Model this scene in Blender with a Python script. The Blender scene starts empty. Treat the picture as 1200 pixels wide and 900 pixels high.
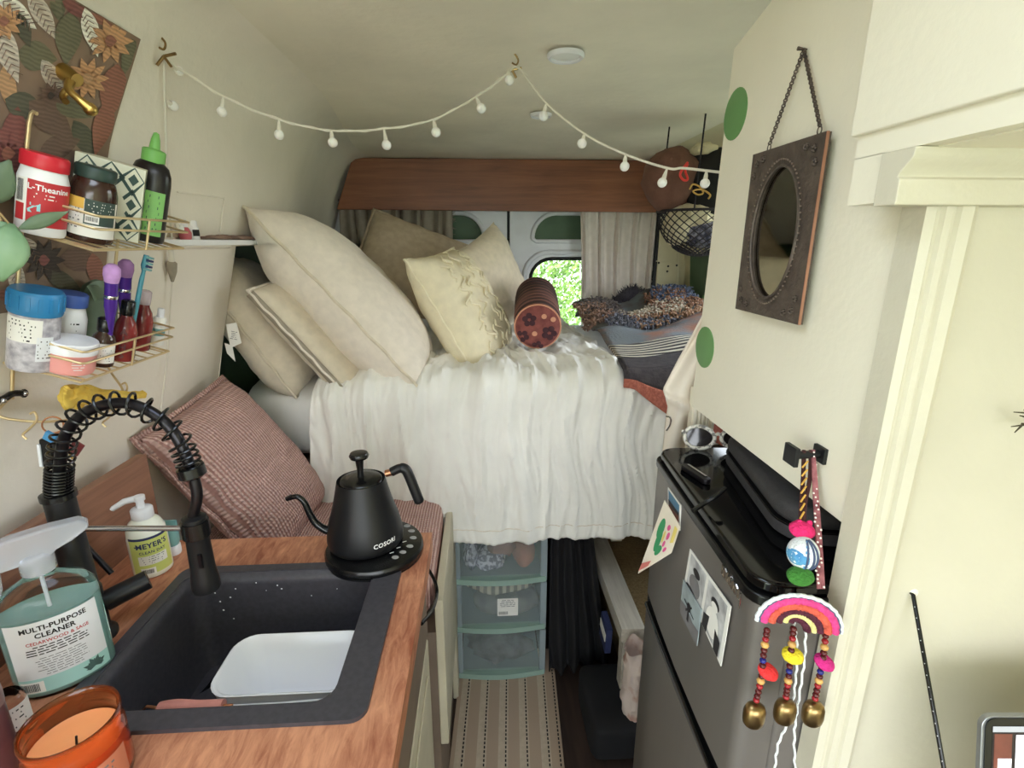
import bpy, bmesh, math, random
from mathutils import Vector, Matrix, noise
random.seed(7)
S = bpy.context.scene
COL = S.collection

# ---------------------------------------------------------------- camera
FPX = 600.0          # focal length in pixels of the 1200x900 frame
CH = 1.49            # camera height above the van floor
PITCH = math.atan((450 - 284) / FPX)
YAW = math.atan(36 / FPX * math.cos(PITCH))
CF = Vector((math.sin(YAW) * math.cos(PITCH), math.cos(YAW) * math.cos(PITCH), -math.sin(PITCH)))
CR = Vector((math.cos(YAW), -math.sin(YAW), 0))
CU = Vector((math.sin(YAW) * math.sin(PITCH), math.cos(YAW) * math.sin(PITCH), math.cos(PITCH)))
cam = bpy.data.cameras.new('camera'); camo = bpy.data.objects.new('camera', cam); COL.objects.link(camo)
cam.sensor_width = 36; cam.lens = 36 * FPX / 1200; cam.clip_start = 0.02; cam.clip_end = 200
m = Matrix.Identity(4)
for i in range(3):
    m[i][0] = CR[i]; m[i][1] = CU[i]; m[i][2] = -CF[i]
m[2][3] = CH
camo.matrix_world = m
S.camera = camo

# ---------------------------------------------------------------- world, light, exposure
w = bpy.data.worlds.new('overcast_sky'); S.world = w; w.use_nodes = True
nt = w.node_tree; nt.nodes.clear()
out = nt.nodes.new('ShaderNodeOutputWorld'); bg = nt.nodes.new('ShaderNodeBackground')
tc = nt.nodes.new('ShaderNodeTexCoord'); sx = nt.nodes.new('ShaderNodeSeparateXYZ'); rp = nt.nodes.new('ShaderNodeValToRGB')
rp.color_ramp.elements[0].position = 0.0; rp.color_ramp.elements[0].color = (0.95, 0.98, 1.0, 1)
rp.color_ramp.elements[1].position = 0.8; rp.color_ramp.elements[1].color = (0.70, 0.84, 1.0, 1)
nt.links.new(tc.outputs['Generated'], sx.inputs[0]); nt.links.new(sx.outputs['Z'], rp.inputs[0])
nt.links.new(rp.outputs[0], bg.inputs[0]); bg.inputs[1].default_value = 3.0
nt.links.new(bg.outputs[0], out.inputs[0])
def portal(loc, size, rot):
    l = bpy.data.lights.new('daylight_portal', 'AREA'); l.shape = 'RECTANGLE'; l.size, l.size_y = size
    l.cycles.is_portal = True
    o = bpy.data.objects.new('daylight_portal', l); COL.objects.link(o); o.location = loc; o.rotation_euler = rot
S.view_settings.view_transform = 'Standard'; S.view_settings.look = 'None'
S.view_settings.gamma = 1; S.view_settings.use_curve_mapping = False
S.view_settings.exposure = 1.48
S.cycles.max_bounces = 16; S.cycles.diffuse_bounces = 8; S.cycles.transparent_max_bounces = 16

# ---------------------------------------------------------------- pixel helpers (1200x900 frame)
CAMP = Vector((0, 0, CH))
def ray(px, py):
    return CF + CR * ((px - 600) / FPX) + CU * ((450 - py) / FPX)
def P(px, py, x=None, y=None, z=None, d=None):
    R = ray(px, py)
    t = x / R.x if x is not None else y / R.y if y is not None else (z - CH) / R.z if z is not None else d
    return CAMP + R * t
def PP(px, py, p0, n):
    R = ray(px, py); t = (Vector(p0) - CAMP).dot(n) / R.dot(n)
    return CAMP + R * t

# ---------------------------------------------------------------- materials
def lin(c):
    c = c / 255.0
    return c / 12.92 if c <= 0.04045 else ((c + 0.055) / 1.055) ** 2.4
def L3(rgb): return (lin(rgb[0]), lin(rgb[1]), lin(rgb[2]), 1)
MATS = {}
def new_mat(name):
    ma = bpy.data.materials.new(name); ma.use_nodes = True
    return ma, ma.node_tree, ma.node_tree.nodes['Principled BSDF']
def node(nt, t, **k):
    n = nt.nodes.new(t)
    for a, b in k.items():
        if a.startswith('i_'): n.inputs[a[2:].replace('_', ' ')].default_value = b
        else: setattr(n, a, b)
    return n
def mk(name, rgb, rough=0.6, metal=0, var=0.08, scale=12, bump=0.0, bscale=None, spec=0.5, trans=0, ior=1.45,
       sheen=0, coat=0, rgb2=None, detail=4, stretch=(1, 1, 1), emit=0, lo=0.35, hi=0.65, alpha=1, bdist=0.01, sss=0):
    ma, nt, b = new_mat(name)
    b.inputs['Roughness'].default_value = rough; b.inputs['Metallic'].default_value = metal
    b.inputs['Specular IOR Level'].default_value = spec
    b.inputs['Transmission Weight'].default_value = trans; b.inputs['IOR'].default_value = ior
    b.inputs['Sheen Weight'].default_value = sheen; b.inputs['Coat Weight'].default_value = coat
    b.inputs['Alpha'].default_value = alpha
    if sss: b.inputs['Subsurface Weight'].default_value = sss; b.inputs['Subsurface Radius'].default_value = (.01, .008, .006)
    if emit:
        b.inputs['Emission Color'].default_value = L3(rgb); b.inputs['Emission Strength'].default_value = emit
    c = L3(rgb)
    tc = node(nt, 'ShaderNodeTexCoord'); mp = node(nt, 'ShaderNodeMapping'); mp.inputs['Scale'].default_value = stretch
    nt.links.new(tc.outputs['Object'], mp.inputs[0])
    if var or rgb2:
        nz = node(nt, 'ShaderNodeTexNoise', i_Scale=scale, i_Detail=detail)
        nt.links.new(mp.outputs[0], nz.inputs['Vector'])
        r = node(nt, 'ShaderNodeValToRGB')
        r.color_ramp.elements[0].position = lo; r.color_ramp.elements[1].position = hi
        if rgb2: r.color_ramp.elements[0].color = L3(rgb2); r.color_ramp.elements[1].color = c
        else:
            r.color_ramp.elements[0].color = tuple(max(0, v * (1 - var)) for v in c[:3]) + (1,)
            r.color_ramp.elements[1].color = tuple(min(1, v * (1 + var)) for v in c[:3]) + (1,)
        nt.links.new(nz.outputs['Fac'], r.inputs[0]); nt.links.new(r.outputs[0], b.inputs['Base Color'])
    else:
        b.inputs['Base Color'].default_value = c
    if bump:
        n2 = node(nt, 'ShaderNodeTexNoise', i_Scale=bscale or scale * 4, i_Detail=3)
        nt.links.new(mp.outputs[0], n2.inputs['Vector'])
        bp = node(nt, 'ShaderNodeBump', i_Strength=bump, i_Distance=bdist)
        nt.links.new(n2.outputs['Fac'], bp.inputs['Height']); nt.links.new(bp.outputs[0], b.inputs['Normal'])
    MATS[name] = ma
    return ma
def wave_mat(name, rgb, rgb2, scale, direction='X', dist=0, rough=.8, bump=0.3, lo=.3, hi=.7, bscale2=None, dscale=1, noisevar=0.1, bdist=0.004):
    ma, nt, b = new_mat(name); b.inputs['Roughness'].default_value = rough
    tc = node(nt, 'ShaderNodeTexCoord')
    wv = node(nt, 'ShaderNodeTexWave', i_Scale=scale, i_Distortion=dist, i_Detail=2); wv.bands_direction = direction
    wv.inputs['Detail Scale'].default_value = dscale
    nt.links.new(tc.outputs['Object'], wv.inputs['Vector'])
    r = node(nt, 'ShaderNodeValToRGB'); r.color_ramp.elements[0].position = lo; r.color_ramp.elements[1].position = hi
    r.color_ramp.elements[0].color = L3(rgb2); r.color_ramp.elements[1].color = L3(rgb)
    nt.links.new(wv.outputs['Fac'], r.inputs[0])
    nz = node(nt, 'ShaderNodeTexNoise', i_Scale=30, i_Detail=4); nt.links.new(tc.outputs['Object'], nz.inputs['Vector'])
    mr = node(nt, 'ShaderNodeMapRange'); mr.inputs['To Min'].default_value = 1 - noisevar * 2; mr.inputs['To Max'].default_value = 1 + noisevar * 2
    nt.links.new(nz.outputs['Fac'], mr.inputs['Value'])
    vm = node(nt, 'ShaderNodeVectorMath', operation='SCALE'); nt.links.new(r.outputs[0], vm.inputs[0]); nt.links.new(mr.outputs[0], vm.inputs['Scale'])
    nt.links.new(vm.outputs[0], b.inputs['Base Color'])
    h = wv.outputs['Fac']
    if bscale2:
        w2 = node(nt, 'ShaderNodeTexWave', i_Scale=bscale2); w2.bands_direction = {'X': 'Y', 'Y': 'Z', 'Z': 'Y'}[direction]
        nt.links.new(tc.outputs['Object'], w2.inputs['Vector'])
        mu = node(nt, 'ShaderNodeMath', operation='MULTIPLY'); nt.links.new(wv.outputs['Fac'], mu.inputs[0]); nt.links.new(w2.outputs['Fac'], mu.inputs[1]); h = mu.outputs[0]
    if bump:
        bp = node(nt, 'ShaderNodeBump', i_Strength=bump, i_Distance=bdist); nt.links.new(h, bp.inputs['Height']); nt.links.new(bp.outputs[0], b.inputs['Normal'])
    MATS[name] = ma
    return ma
def wood_mat(name, light, dark, axis=1, scale=6, stretch=0.06, rough=.5, bump=.15, var=1.0):
    ma, nt, b = new_mat(name); b.inputs['Roughness'].default_value = rough
    tc = node(nt, 'ShaderNodeTexCoord'); mp = node(nt, 'ShaderNodeMapping')
    sc = [1, 1, 1]; sc[axis] = stretch; mp.inputs['Scale'].default_value = sc
    nt.links.new(tc.outputs['Object'], mp.inputs[0])
    nz = node(nt, 'ShaderNodeTexNoise', i_Scale=scale * 12, i_Detail=8, i_Roughness=.65, i_Distortion=.6)
    nt.links.new(mp.outputs[0], nz.inputs['Vector'])
    n2 = node(nt, 'ShaderNodeTexNoise', i_Scale=scale, i_Detail=3); nt.links.new(tc.outputs['Object'], n2.inputs['Vector'])
    ad = node(nt, 'ShaderNodeMath', operation='ADD'); mu = node(nt, 'ShaderNodeMath', operation='MULTIPLY'); mu.inputs[1].default_value = .5
    nt.links.new(n2.outputs['Fac'], mu.inputs[0]); nt.links.new(nz.outputs['Fac'], ad.inputs[0]); nt.links.new(mu.outputs[0], ad.inputs[1])
    r = node(nt, 'ShaderNodeValToRGB'); r.color_ramp.elements[0].position = .55; r.color_ramp.elements[1].position = .95
    r.color_ramp.elements[0].color = L3(dark); r.color_ramp.elements[1].color = L3(light)
    nt.links.new(ad.outputs[0], r.inputs[0]); nt.links.new(r.outputs[0], b.inputs['Base Color'])
    bp = node(nt, 'ShaderNodeBump', i_Strength=bump, i_Distance=.002); nt.links.new(nz.outputs['Fac'], bp.inputs['Height']); nt.links.new(bp.outputs[0], b.inputs['Normal'])
    MATS[name] = ma
    return ma

# ---------------------------------------------------------------- mesh helpers
MW = {}
class MB:
    def __init__(s): s.v = []; s.f = []
    def add(s, vs, fs):
        n = len(s.v); s.v += [Vector(p) for p in vs]; s.f += [tuple(i + n for i in f) for f in fs]; return s
    def box(s, c, size, rot=None):
        x, y, z = [k / 2 for k in size]; c = Vector(c)
        vs = [Vector((a * x, b * y, e * z)) for a in (-1, 1) for b in (-1, 1) for e in (-1, 1)]
        if rot is not None: vs = [rot @ p for p in vs]
        return s.add([c + p for p in vs], [(0, 1, 3, 2), (4, 6, 7, 5), (0, 4, 5, 1), (2, 3, 7, 6), (0, 2, 6, 4), (1, 5, 7, 3)])
    def bx(s, x0, x1, y0, y1, z0, z1):
        return s.box(((x0 + x1) / 2, (y0 + y1) / 2, (z0 + z1) / 2), (x1 - x0, y1 - y0, z1 - z0))
    def rbox(s, x0, x1, y0, y1, z0, z1, r, seg=3, axis=2):
        """box with the four edges along one axis rounded"""
        a = [(x0, x1), (y0, y1), (z0, z1)]; o = [i for i in range(3) if i != axis]
        u0, u1 = a[o[0]]; v0, v1 = a[o[1]]
        poly = rrect(u0, u1, v0, v1, r, seg)
        vs = []
        for t in a[axis]:
            for (u, v) in poly:
                p = [0, 0, 0]; p[o[0]] = u; p[o[1]] = v; p[axis] = t; vs.append(p)
        n = len(poly)
        return s.add(vs, [tuple(range(n))[::-1], tuple(range(n, 2 * n))] + [(i, (i + 1) % n, n + (i + 1) % n, n + i) for i in range(n)])
    def tube(s, pts, r, n=8, closed=False, cap=True):
        pts = [Vector(p) for p in pts]; m = len(pts)
        if not hasattr(r, '__len__'): r = [r] * m
        up = None; vs = []
        for i, p in enumerate(pts):
            if closed: t = pts[(i + 1) % m] - pts[i - 1]
            else: t = pts[min(i + 1, m - 1)] - pts[max(i - 1, 0)]
            if t.length < 1e-9: t = Vector((0, 0, 1))
            t.normalize()
            if up is None: up = t.orthogonal().normalized()
            else:
                up = up - t * up.dot(t)
                up = up.normalized() if up.length > 1e-6 else t.orthogonal().normalized()
            b = t.cross(up)
            for k in range(n):
                a = 2 * math.pi * k / n
                vs.append(p + (up * math.cos(a) + b * math.sin(a)) * r[i])
        fs = []
        for i in range(m if closed else m - 1):
            j = (i + 1) % m
            for k in range(n): fs.append((i * n + k, i * n + (k + 1) % n, j * n + (k + 1) % n, j * n + k))
        if cap and not closed: fs += [tuple(range(n))[::-1], tuple((m - 1) * n + k for k in range(n))]
        return s.add(vs, fs)
    def lathe(s, prof, n=24, M=None, sx=1, sy=1, cap=True):
        """prof: list of (radius, z)"""
        vs = []
        for (r, z) in prof:
            for k in range(n):
                a = 2 * math.pi * k / n; p = Vector((r * math.cos(a) * sx, r * math.sin(a) * sy, z)); vs.append(M @ p if M else p)
        fs = []
        for i in range(len(prof) - 1):
            for k in range(n): fs.append((i * n + k, i * n + (k + 1) % n, (i + 1) * n + (k + 1) % n, (i + 1) * n + k))
        if cap:
            if prof[0][0] > 1e-5: fs.append(tuple(range(n))[::-1])
            if prof[-1][0] > 1e-5: fs.append(tuple((len(prof) - 1) * n + k for k in range(n)))
        return s.add(vs, fs)
    def grid(s, fn, nu, nv, wrap=False):
        vs = [fn(i / (nu - 1 if not wrap else nu), j / (nv - 1)) for j in range(nv) for i in range(nu)]
        fs = []
        for j in range(nv - 1):
            for i in range(nu if wrap else nu - 1):
                k = (i + 1) % nu; fs.append((j * nu + i, j * nu + k, (j + 1) * nu + k, (j + 1) * nu + i))
        return s.add(vs, fs)
    def sphere(s, c, r, nu=14, nv=9, sc=(1, 1, 1)):
        c = Vector(c); r_ = r
        prof = [(math.sin(math.pi * i / (nv - 1)) * r_, -math.cos(math.pi * i / (nv - 1)) * r_) for i in range(nv)]
        M = Matrix.Translation(c) @ Matrix.Diagonal((sc[0], sc[1], sc[2], 1))
        return s.lathe(prof, nu, M, cap=False)
    def poly(s, pts, thick, n=None):
        """flat polygon (world points) extruded along its normal by thick"""
        pts = [Vector(p) for p in pts]
        if n is None:
            n = Vector((0, 0, 0))
            for i in range(len(pts)): n += (pts[i] - pts[0]).cross(pts[(i + 1) % len(pts)] - pts[0])
            n.normalize()
        n = Vector(n); k = len(pts)
        return s.add(pts + [p + n * thick for p in pts], [tuple(range(k))[::-1], tuple(range(k, 2 * k))] + [(i, (i + 1) % k, k + (i + 1) % k, k + i) for i in range(k)])
    def xf(s, M):
        s.v = [M @ p for p in s.v]; return s
    def build(s, name, mat, parent=None, smooth=False, world=False, bevel=0, loc=None, subsurf=0, solid=0, weld=False, bseg=2):
        me = bpy.data.meshes.new(name)
        o = bpy.data.objects.new(name, me)
        vs = s.v
        if parent is not None:
            pm = MW[parent.name]
            if world:
                inv = pm.inverted(); vs = [inv @ p for p in vs]
            MW[o.name] = pm
        else:
            if loc is None and vs:
                xs = [p.x for p in vs]; ys = [p.y for p in vs]; zs = [p.z for p in vs]
                loc = Vector(((min(xs) + max(xs)) / 2, (min(ys) + max(ys)) / 2, min(zs)))
            loc = Vector(loc); vs = [p - loc for p in vs]; o.location = loc; MW[o.name] = Matrix.Translation(loc)
        me.from_pydata([tuple(p) for p in vs], [], s.f); me.validate(); me.update()
        bm = bmesh.new(); bm.from_mesh(me)
        if weld: bmesh.ops.remove_doubles(bm, verts=bm.verts, dist=1e-5)
        bmesh.ops.recalc_face_normals(bm, faces=bm.faces)
        bm.to_mesh(me); bm.free()
        if smooth:
            for p in me.polygons: p.use_smooth = True
        COL.objects.link(o)
        if parent is not None: o.parent = parent
        if mat is not None: me.materials.append(MATS[mat] if isinstance(mat, str) else mat)
        if solid:
            q = o.modifiers.new('solid', 'SOLIDIFY'); q.thickness = solid; q.offset = 0
        if bevel:
            q = o.modifiers.new('bevel', 'BEVEL'); q.width = bevel; q.segments = bseg; q.limit_method = 'ANGLE'; q.angle_limit = math.radians(40)
            for p in me.polygons: p.use_smooth = True
            q.harden_normals = True
        if subsurf:
            q = o.modifiers.new('sub', 'SUBSURF'); q.levels = subsurf; q.render_levels = subsurf
        if smooth and not bevel and not subsurf:
            # keep hard edges hard
            bm = bmesh.new(); bm.from_mesh(me)
            for e in bm.edges:
                if len(e.link_faces) == 2 and e.calc_face_angle(0) > math.radians(50): e.smooth = False
            bm.to_mesh(me); bm.free()
        return o
def rrect(u0, u1, v0, v1, r, seg=4):
    pts = []
    for (cx, cy, a0) in ((u1 - r, v1 - r, 0), (u0 + r, v1 - r, 90), (u0 + r, v0 + r, 180), (u1 - r, v0 + r, 270)):
        for k in range(seg + 1):
            a = math.radians(a0 + 90 * k / seg); pts.append((cx + r * math.cos(a), cy + r * math.sin(a)))
    return pts
def thing(name, label, cat, loc=(0, 0, 0), M=None, group=None):
    o = bpy.data.objects.new(name, None); COL.objects.link(o); o.empty_display_size = .05
    mm = Matrix.Translation(Vector(loc)) @ (M.to_4x4() if M is not None else Matrix.Identity(4))
    o.matrix_world = mm; MW[o.name] = mm
    o['label'] = label; o['category'] = cat
    if group: o['group'] = group
    return o
def tag(o, label, cat, group=None):
    o['label'] = label; o['category'] = cat
    if group: o['group'] = group
    return o
def struct(o, label=None, cat=None):
    o['kind'] = 'structure'
    if label: o['label'] = label
    if cat: o['category'] = cat
    return o
def lab(o, l): o['label'] = l; return o
def eval_mesh(ob):
    COL.objects.link(ob); dg = bpy.context.evaluated_depsgraph_get(); dg.update()
    me = bpy.data.meshes.new_from_object(ob.evaluated_get(dg)); bpy.data.objects.remove(ob)
    return me
def plate(outlines, thick):
    """flat plate with holes in the XY plane, z from 0 to thick -> MB"""
    cu = bpy.data.curves.new('plate', 'CURVE'); cu.dimensions = '2D'; cu.fill_mode = 'BOTH'; cu.extrude = thick / 2
    for pl in outlines:
        sp = cu.splines.new('POLY'); sp.points.add(len(pl) - 1)
        for i, q in enumerate(pl): sp.points[i].co = (q[0], q[1], 0, 1)
        sp.use_cyclic_u = True
    me = eval_mesh(bpy.data.objects.new('plate', cu))
    b = MB(); b.add([v.co + Vector((0, 0, thick / 2)) for v in me.vertices], [tuple(p.vertices) for p in me.polygons])
    bpy.data.meshes.remove(me); bpy.data.curves.remove(cu)
    return b
def text(s, size, bold=0.0, spacing=1.0, align='CENTER', shear=0):
    cu = bpy.data.curves.new('text', 'FONT'); cu.body = s; cu.size = size; cu.align_x = align; cu.align_y = 'CENTER'; cu.resolution_u = 2
    cu.offset = bold * size; cu.space_character = spacing; cu.shear = shear
    me = eval_mesh(bpy.data.objects.new('text', cu))
    b = MB(); b.add([v.co.copy() for v in me.vertices], [tuple(p.vertices) for p in me.polygons])
    bpy.data.meshes.remove(me); bpy.data.curves.remove(cu)
    return b
def oncyl(b, r, th0, z0, sx=1, sy=1):
    """wrap flat (x,y) art on a cylinder of radius r about local Z; x runs around, starting at angle th0 (radians)"""
    vs = []
    for p in b.v:
        a = th0 + p.x / r
        vs.append(Vector((r * math.cos(a) * sx, r * math.sin(a) * sy, z0 + p.y)))
    b.v = vs; return b
def band(r, th0, th1, z0, z1, n=14, sx=1, sy=1):
    """thin label patch on a cylinder"""
    return MB().grid(lambda u, v: Vector((r * math.cos(th0 + (th1 - th0) * u) * sx, r * math.sin(th0 + (th1 - th0) * u) * sy, z0 + (z1 - z0) * v)), n, 2)
def textlines(rows, width, lh, ink=.45, seed=1, align=0):
    """rows of tiny illegible print as thin dashes; centred at 0,0"""
    rnd = random.Random(seed); b = MB(); y = lh * (rows - 1) / 2
    for r in range(rows):
        L = width * rnd.uniform(.6, 1); x = -L / 2 if align == 0 else -width / 2; x1 = x + L
        while x < x1:
            l = min(lh * rnd.uniform(1.2, 3.4), x1 - x)
            b.add([(x, y - lh * ink / 2, 0), (x + l, y - lh * ink / 2, 0), (x + l, y + lh * ink / 2, 0), (x, y + lh * ink / 2, 0)], [(0, 1, 2, 3)])
            x += l + lh * .5
        y -= lh
    return b
def barcode(wd, h, seed=3):
    rnd = random.Random(seed); b = MB(); x = -wd / 2
    while x < wd / 2:
        l = wd * rnd.choice((.015, .03, .045)); b.add([(x, -h / 2, 0), (x + l, -h / 2, 0), (x + l, h / 2, 0), (x, h / 2, 0)], [(0, 1, 2, 3)]); x += l + wd * rnd.choice((.02, .035))
    return b
def axes(xd, zd):
    """rotation matrix whose local X, Z follow the given directions"""
    z = Vector(zd).normalized(); x = Vector(xd); x = (x - z * x.dot(z)).normalized(); y = z.cross(x)
    return Matrix((x, y, z)).transposed()
def bez(pts, n=8):
    """Catmull-Rom through points"""
    pts = [Vector(p) for p in pts]; o = []
    for i in range(len(pts) - 1):
        p0 = pts[max(i - 1, 0)]; p1 = pts[i]; p2 = pts[i + 1]; p3 = pts[min(i + 2, len(pts) - 1)]
        for k in range(n):
            t = k / n
            o.append(.5 * ((2 * p1) + (p2 - p0) * t + (2 * p0 - 5 * p1 + 4 * p2 - p3) * t * t + (3 * p1 - p0 - 3 * p2 + p3) * t ** 3))
    o.append(pts[-1]); return o
def nz(x, y, z=0): return noise.noise(Vector((x, y, z)))
def interp(tab, t):
    if t <= tab[0][0]: return tab[0][1]
    for (a, b), (c, d) in zip(tab, tab[1:]):
        if t <= c: return b + (d - b) * (t - a) / (c - a)
    return tab[-1][1]

# ---------------------------------------------------------------- material library
mk('cream_wall', (236, 229, 217), .55, var=.05, scale=3, bump=.12, bscale=60)
mk('ceiling_paint', (236, 229, 214), .6, var=.1, scale=2.2, detail=8, bump=.15, bscale=40)
mk('cream_gloss', (236, 230, 212), .42, var=.03, scale=4, bump=.06, bscale=90)
mk('cream_metal', (222, 214, 180), .4, var=.03)
mk('white_metal', (226, 228, 232), .35, var=.03)
mk('dark_gap', (22, 22, 24), .8, var=0)
mk('green_paint', (78, 104, 76), .5, var=.08)
mk('leaf_green_paint', (104, 150, 92), .5, var=.06)
mk('black_rubber', (18, 18, 20), .55, var=0)
mk('glass', (235, 245, 240), .02, var=0, trans=1, ior=1.45)
mk('thin_glass', (240, 246, 242), .02, var=0, alpha=.12, spec=.8)
mk('dark_floor', (58, 44, 38), .5, var=.25, scale=8, stretch=(6, .6, 1))
mk('brown_cotton', (112, 78, 66), .9, var=.12, scale=30, bump=.2, bscale=200)
mk('white_cloth', (236, 234, 228), .9, var=.03, bump=.25, bscale=400, bdist=.001, sheen=.2)
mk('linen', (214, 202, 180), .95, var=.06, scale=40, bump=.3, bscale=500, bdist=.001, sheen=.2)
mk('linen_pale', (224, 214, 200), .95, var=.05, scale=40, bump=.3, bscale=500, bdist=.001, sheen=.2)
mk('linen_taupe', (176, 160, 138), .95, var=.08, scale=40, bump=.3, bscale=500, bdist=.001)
mk('ivory_cotton', (228, 218, 190), .9, var=.05, scale=30, bump=.3, bscale=300, bdist=.002)
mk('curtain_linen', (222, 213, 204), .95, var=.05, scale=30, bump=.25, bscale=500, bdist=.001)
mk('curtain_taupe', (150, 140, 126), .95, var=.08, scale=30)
mk('grey_band', (150, 140, 124), .95, var=.08, scale=60)
mk('matte_black', (20, 20, 22), .42, var=0, spec=.45)
mk('satin_black', (15, 15, 16), .25, var=0)
mk('gloss_black', (10, 10, 11), .08, var=0)
mk('gunmetal', (52, 50, 54), .32, metal=.9, var=.06)
mk('steel', (190, 190, 194), .25, metal=1, var=.03)
mk('chrome', (220, 220, 224), .12, metal=1, var=0)
mk('brass', (196, 164, 96), .32, metal=1, var=.05)
mk('bell_brass', (150, 124, 84), .3, metal=1, var=.12, scale=60)
mk('gold_wire', (222, 200, 156), .35, metal=.7, var=.04)
mk('copper', (196, 138, 104), .3, metal=1, var=.05)
mk('dark_stainless', (124, 118, 114), .42, metal=.45, var=.05, scale=6, stretch=(1, 1, .2))
mk('white_plastic', (236, 236, 238), .4, var=0)
mk('white_gloss', (240, 240, 246), .2, var=0)
mk('paper', (236, 234, 228), .8, var=.03)
mk('ink', (34, 32, 34), .8, var=0)
mk('ink_grey', (110, 110, 114), .8, var=0)
mk('ink_red', (178, 62, 70), .8, var=0)
mk('white_ink', (240, 240, 240), .7, var=0)
mk('cloudy_white', (226, 226, 232), .35, var=0)
# ================================================================ THE SETTING
YB = 2.95     # inner face of the rear doors
XC = 0.151    # gap between the two rear doors
NEAR = [(0, -.80), (.9, -.785), (1.1, -.77), (1.3, -.715), (1.48, -.665), (1.65, -.61), (1.8, -.56), (1.86, -.53), (1.89, -.49), (1.9, -.44)]
FAR = [(0, -.88), (.9, -.87), (1.1, -.865), (1.3, -.85), (1.48, -.815), (1.65, -.765), (1.8, -.705), (1.86, -.665), (1.89, -.62), (1.9, -.56)]
def sst(t): t = max(0, min(1, t)); return t * t * (3 - 2 * t)
def xw(z, y):
    s = sst((y - 1.48) / 1.2)
    return interp(NEAR, z) * (1 - s) + interp(FAR, z) * s
def wallhit(px, py, off=0):
    x = -.65
    for _ in range(30):
        p = P(px, py, x=x); x = x * .4 + .6 * (xw(p.z, p.y) + off)
    return P(px, py, x=x)
ZS = [0, .45, .9, 1.0, 1.1, 1.2, 1.3, 1.39, 1.48, 1.56, 1.65, 1.73, 1.8, 1.84, 1.86, 1.88, 1.89, 1.896, 1.9]
YS = [-.3 + (1.48 + .3) * i / 10 for i in range(11)]
YS2 = [1.48 + (3.0 - 1.48) * i / 14 for i in range(15)]
b = MB(); b.grid(lambda u, v: Vector((xw(ZS[round(v * 18)], YS[round(u * 10)]), YS[round(u * 10)], ZS[round(v * 18)])), 11, 19)
b.grid(lambda u, v: Vector((xw(ZS[8 + round(v * 10)], YS2[round(u * 14)]), YS2[round(u * 14)], ZS[8 + round(v * 10)])), 15, 11)
wl = struct(b.build('wall_left', 'cream_wall', smooth=True, weld=True))
# lining panel return (end of the near lining) and the green metal behind it
b = MB(); b.grid(lambda u, v: Vector((xw(1.48 * v, 1.48) * (1 - u) + interp(FAR, 1.48 * v) * u - .0 , 1.48, 1.48 * v)), 2, 12)
b.build('lining_edge', 'cream_wall', wl, world=True)
b = MB(); b.grid(lambda u, v: Vector((interp(FAR, 1.47 * v) - .01, 1.45 + 1.6 * u, 1.5 * v)), 2, 10)
b.grid(lambda u, v: Vector((-.9 + .35 * u, 1.45 + 1.6 * v, 1.485)), 2, 2)
struct(b.build('wall_left_rear', 'green_paint'))
# seam lines of the pressed steel lining
for (a, c) in (((208, 225), (263, 232)), ((263, 232), (258, 272))):
    MB().tube([wallhit(*a, off=.002), wallhit((a[0] + c[0]) / 2, (a[1] + c[1]) / 2, off=.002), wallhit(*c, off=.002)], .002, 5).build('panel_seam', 'cream_wall', wl, world=True)
# ceiling
def xr(z): return 2 * XC - interp(FAR, z)
def cz(x, y): return 1.9 + .006 * nz(x * 2.5, y * 2.5) * min(1, (x + .3) * 4, (.8 - x) * 4)
RV = (-.42, .0, .12, .54)   # unseen roof vent added to brighten the worktop, x0 x1 y0 y1, overhead of the camera
b = plate([[(-1, -1.6), (1.3, -1.6), (1.3, .8), (-1, .8)], [(RV[0], RV[2]), (RV[1], RV[2]), (RV[1], RV[3]), (RV[0], RV[3])]], .01).xf(Matrix.Translation((0, 0, 1.9)))
b.grid(lambda u, v: (lambda x, y: Vector((x, y, cz(x, y) if (-.3 < x < .8 and y > .85) else 1.9)))(-1.0 + 2.3 * u, .8 + 2.25 * v), 28, 40)
ceil = struct(b.build('ceiling', 'ceiling_paint', smooth=True))
# right wall
WY0, WY1, WI0, WI1 = 1.22, 2.2, 4, 10     # side window over the bed (y range, rows of ZS)
b = MB()
for (ya, yb) in ((-1.6, WY0), (WY0, WY1), (WY1, 3.05)):
    for i in range(18):
        if ya == WY0 and WI0 <= i < WI1: continue
        b.add([(xr(ZS[i]), ya, ZS[i]), (xr(ZS[i]), yb, ZS[i]), (xr(ZS[i + 1]), yb, ZS[i + 1]), (xr(ZS[i + 1]), ya, ZS[i + 1])], [(0, 1, 2, 3)])
wr = struct(b.build('wall_right', 'cream_metal', smooth=True, weld=True))
wz0, wz1 = ZS[WI0], ZS[WI1]
win = struct(MB().grid(lambda u, v: Vector((xr(wz0 + (wz1 - wz0) * v) + .006, WY0 + (WY1 - WY0) * u, wz0 + (wz1 - wz0) * v)), 2, 8).build('window_1', 'thin_glass'))
for (a, c) in (((WY0, wz0), (WY1, wz0)), ((WY0, wz1), (WY1, wz1)), ((WY0, wz0), (WY0, wz1)), ((WY1, wz0), (WY1, wz1)), (((WY0 + WY1) / 2, wz0), ((WY0 + WY1) / 2, wz1))):
    MB().tube([(xr(c_[1]), c_[0], c_[1]) for c_ in (a, ((a[0] + c[0]) / 2, (a[1] + c[1]) / 2), c)], .014, 8).build('window_frame', 'white_metal', win, world=True, smooth=True)
portal((xr(1.37) + .05, (WY0 + WY1) / 2, 1.375), (WY1 - WY0, .55), (math.radians(90), 0, math.radians(90)))
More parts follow.
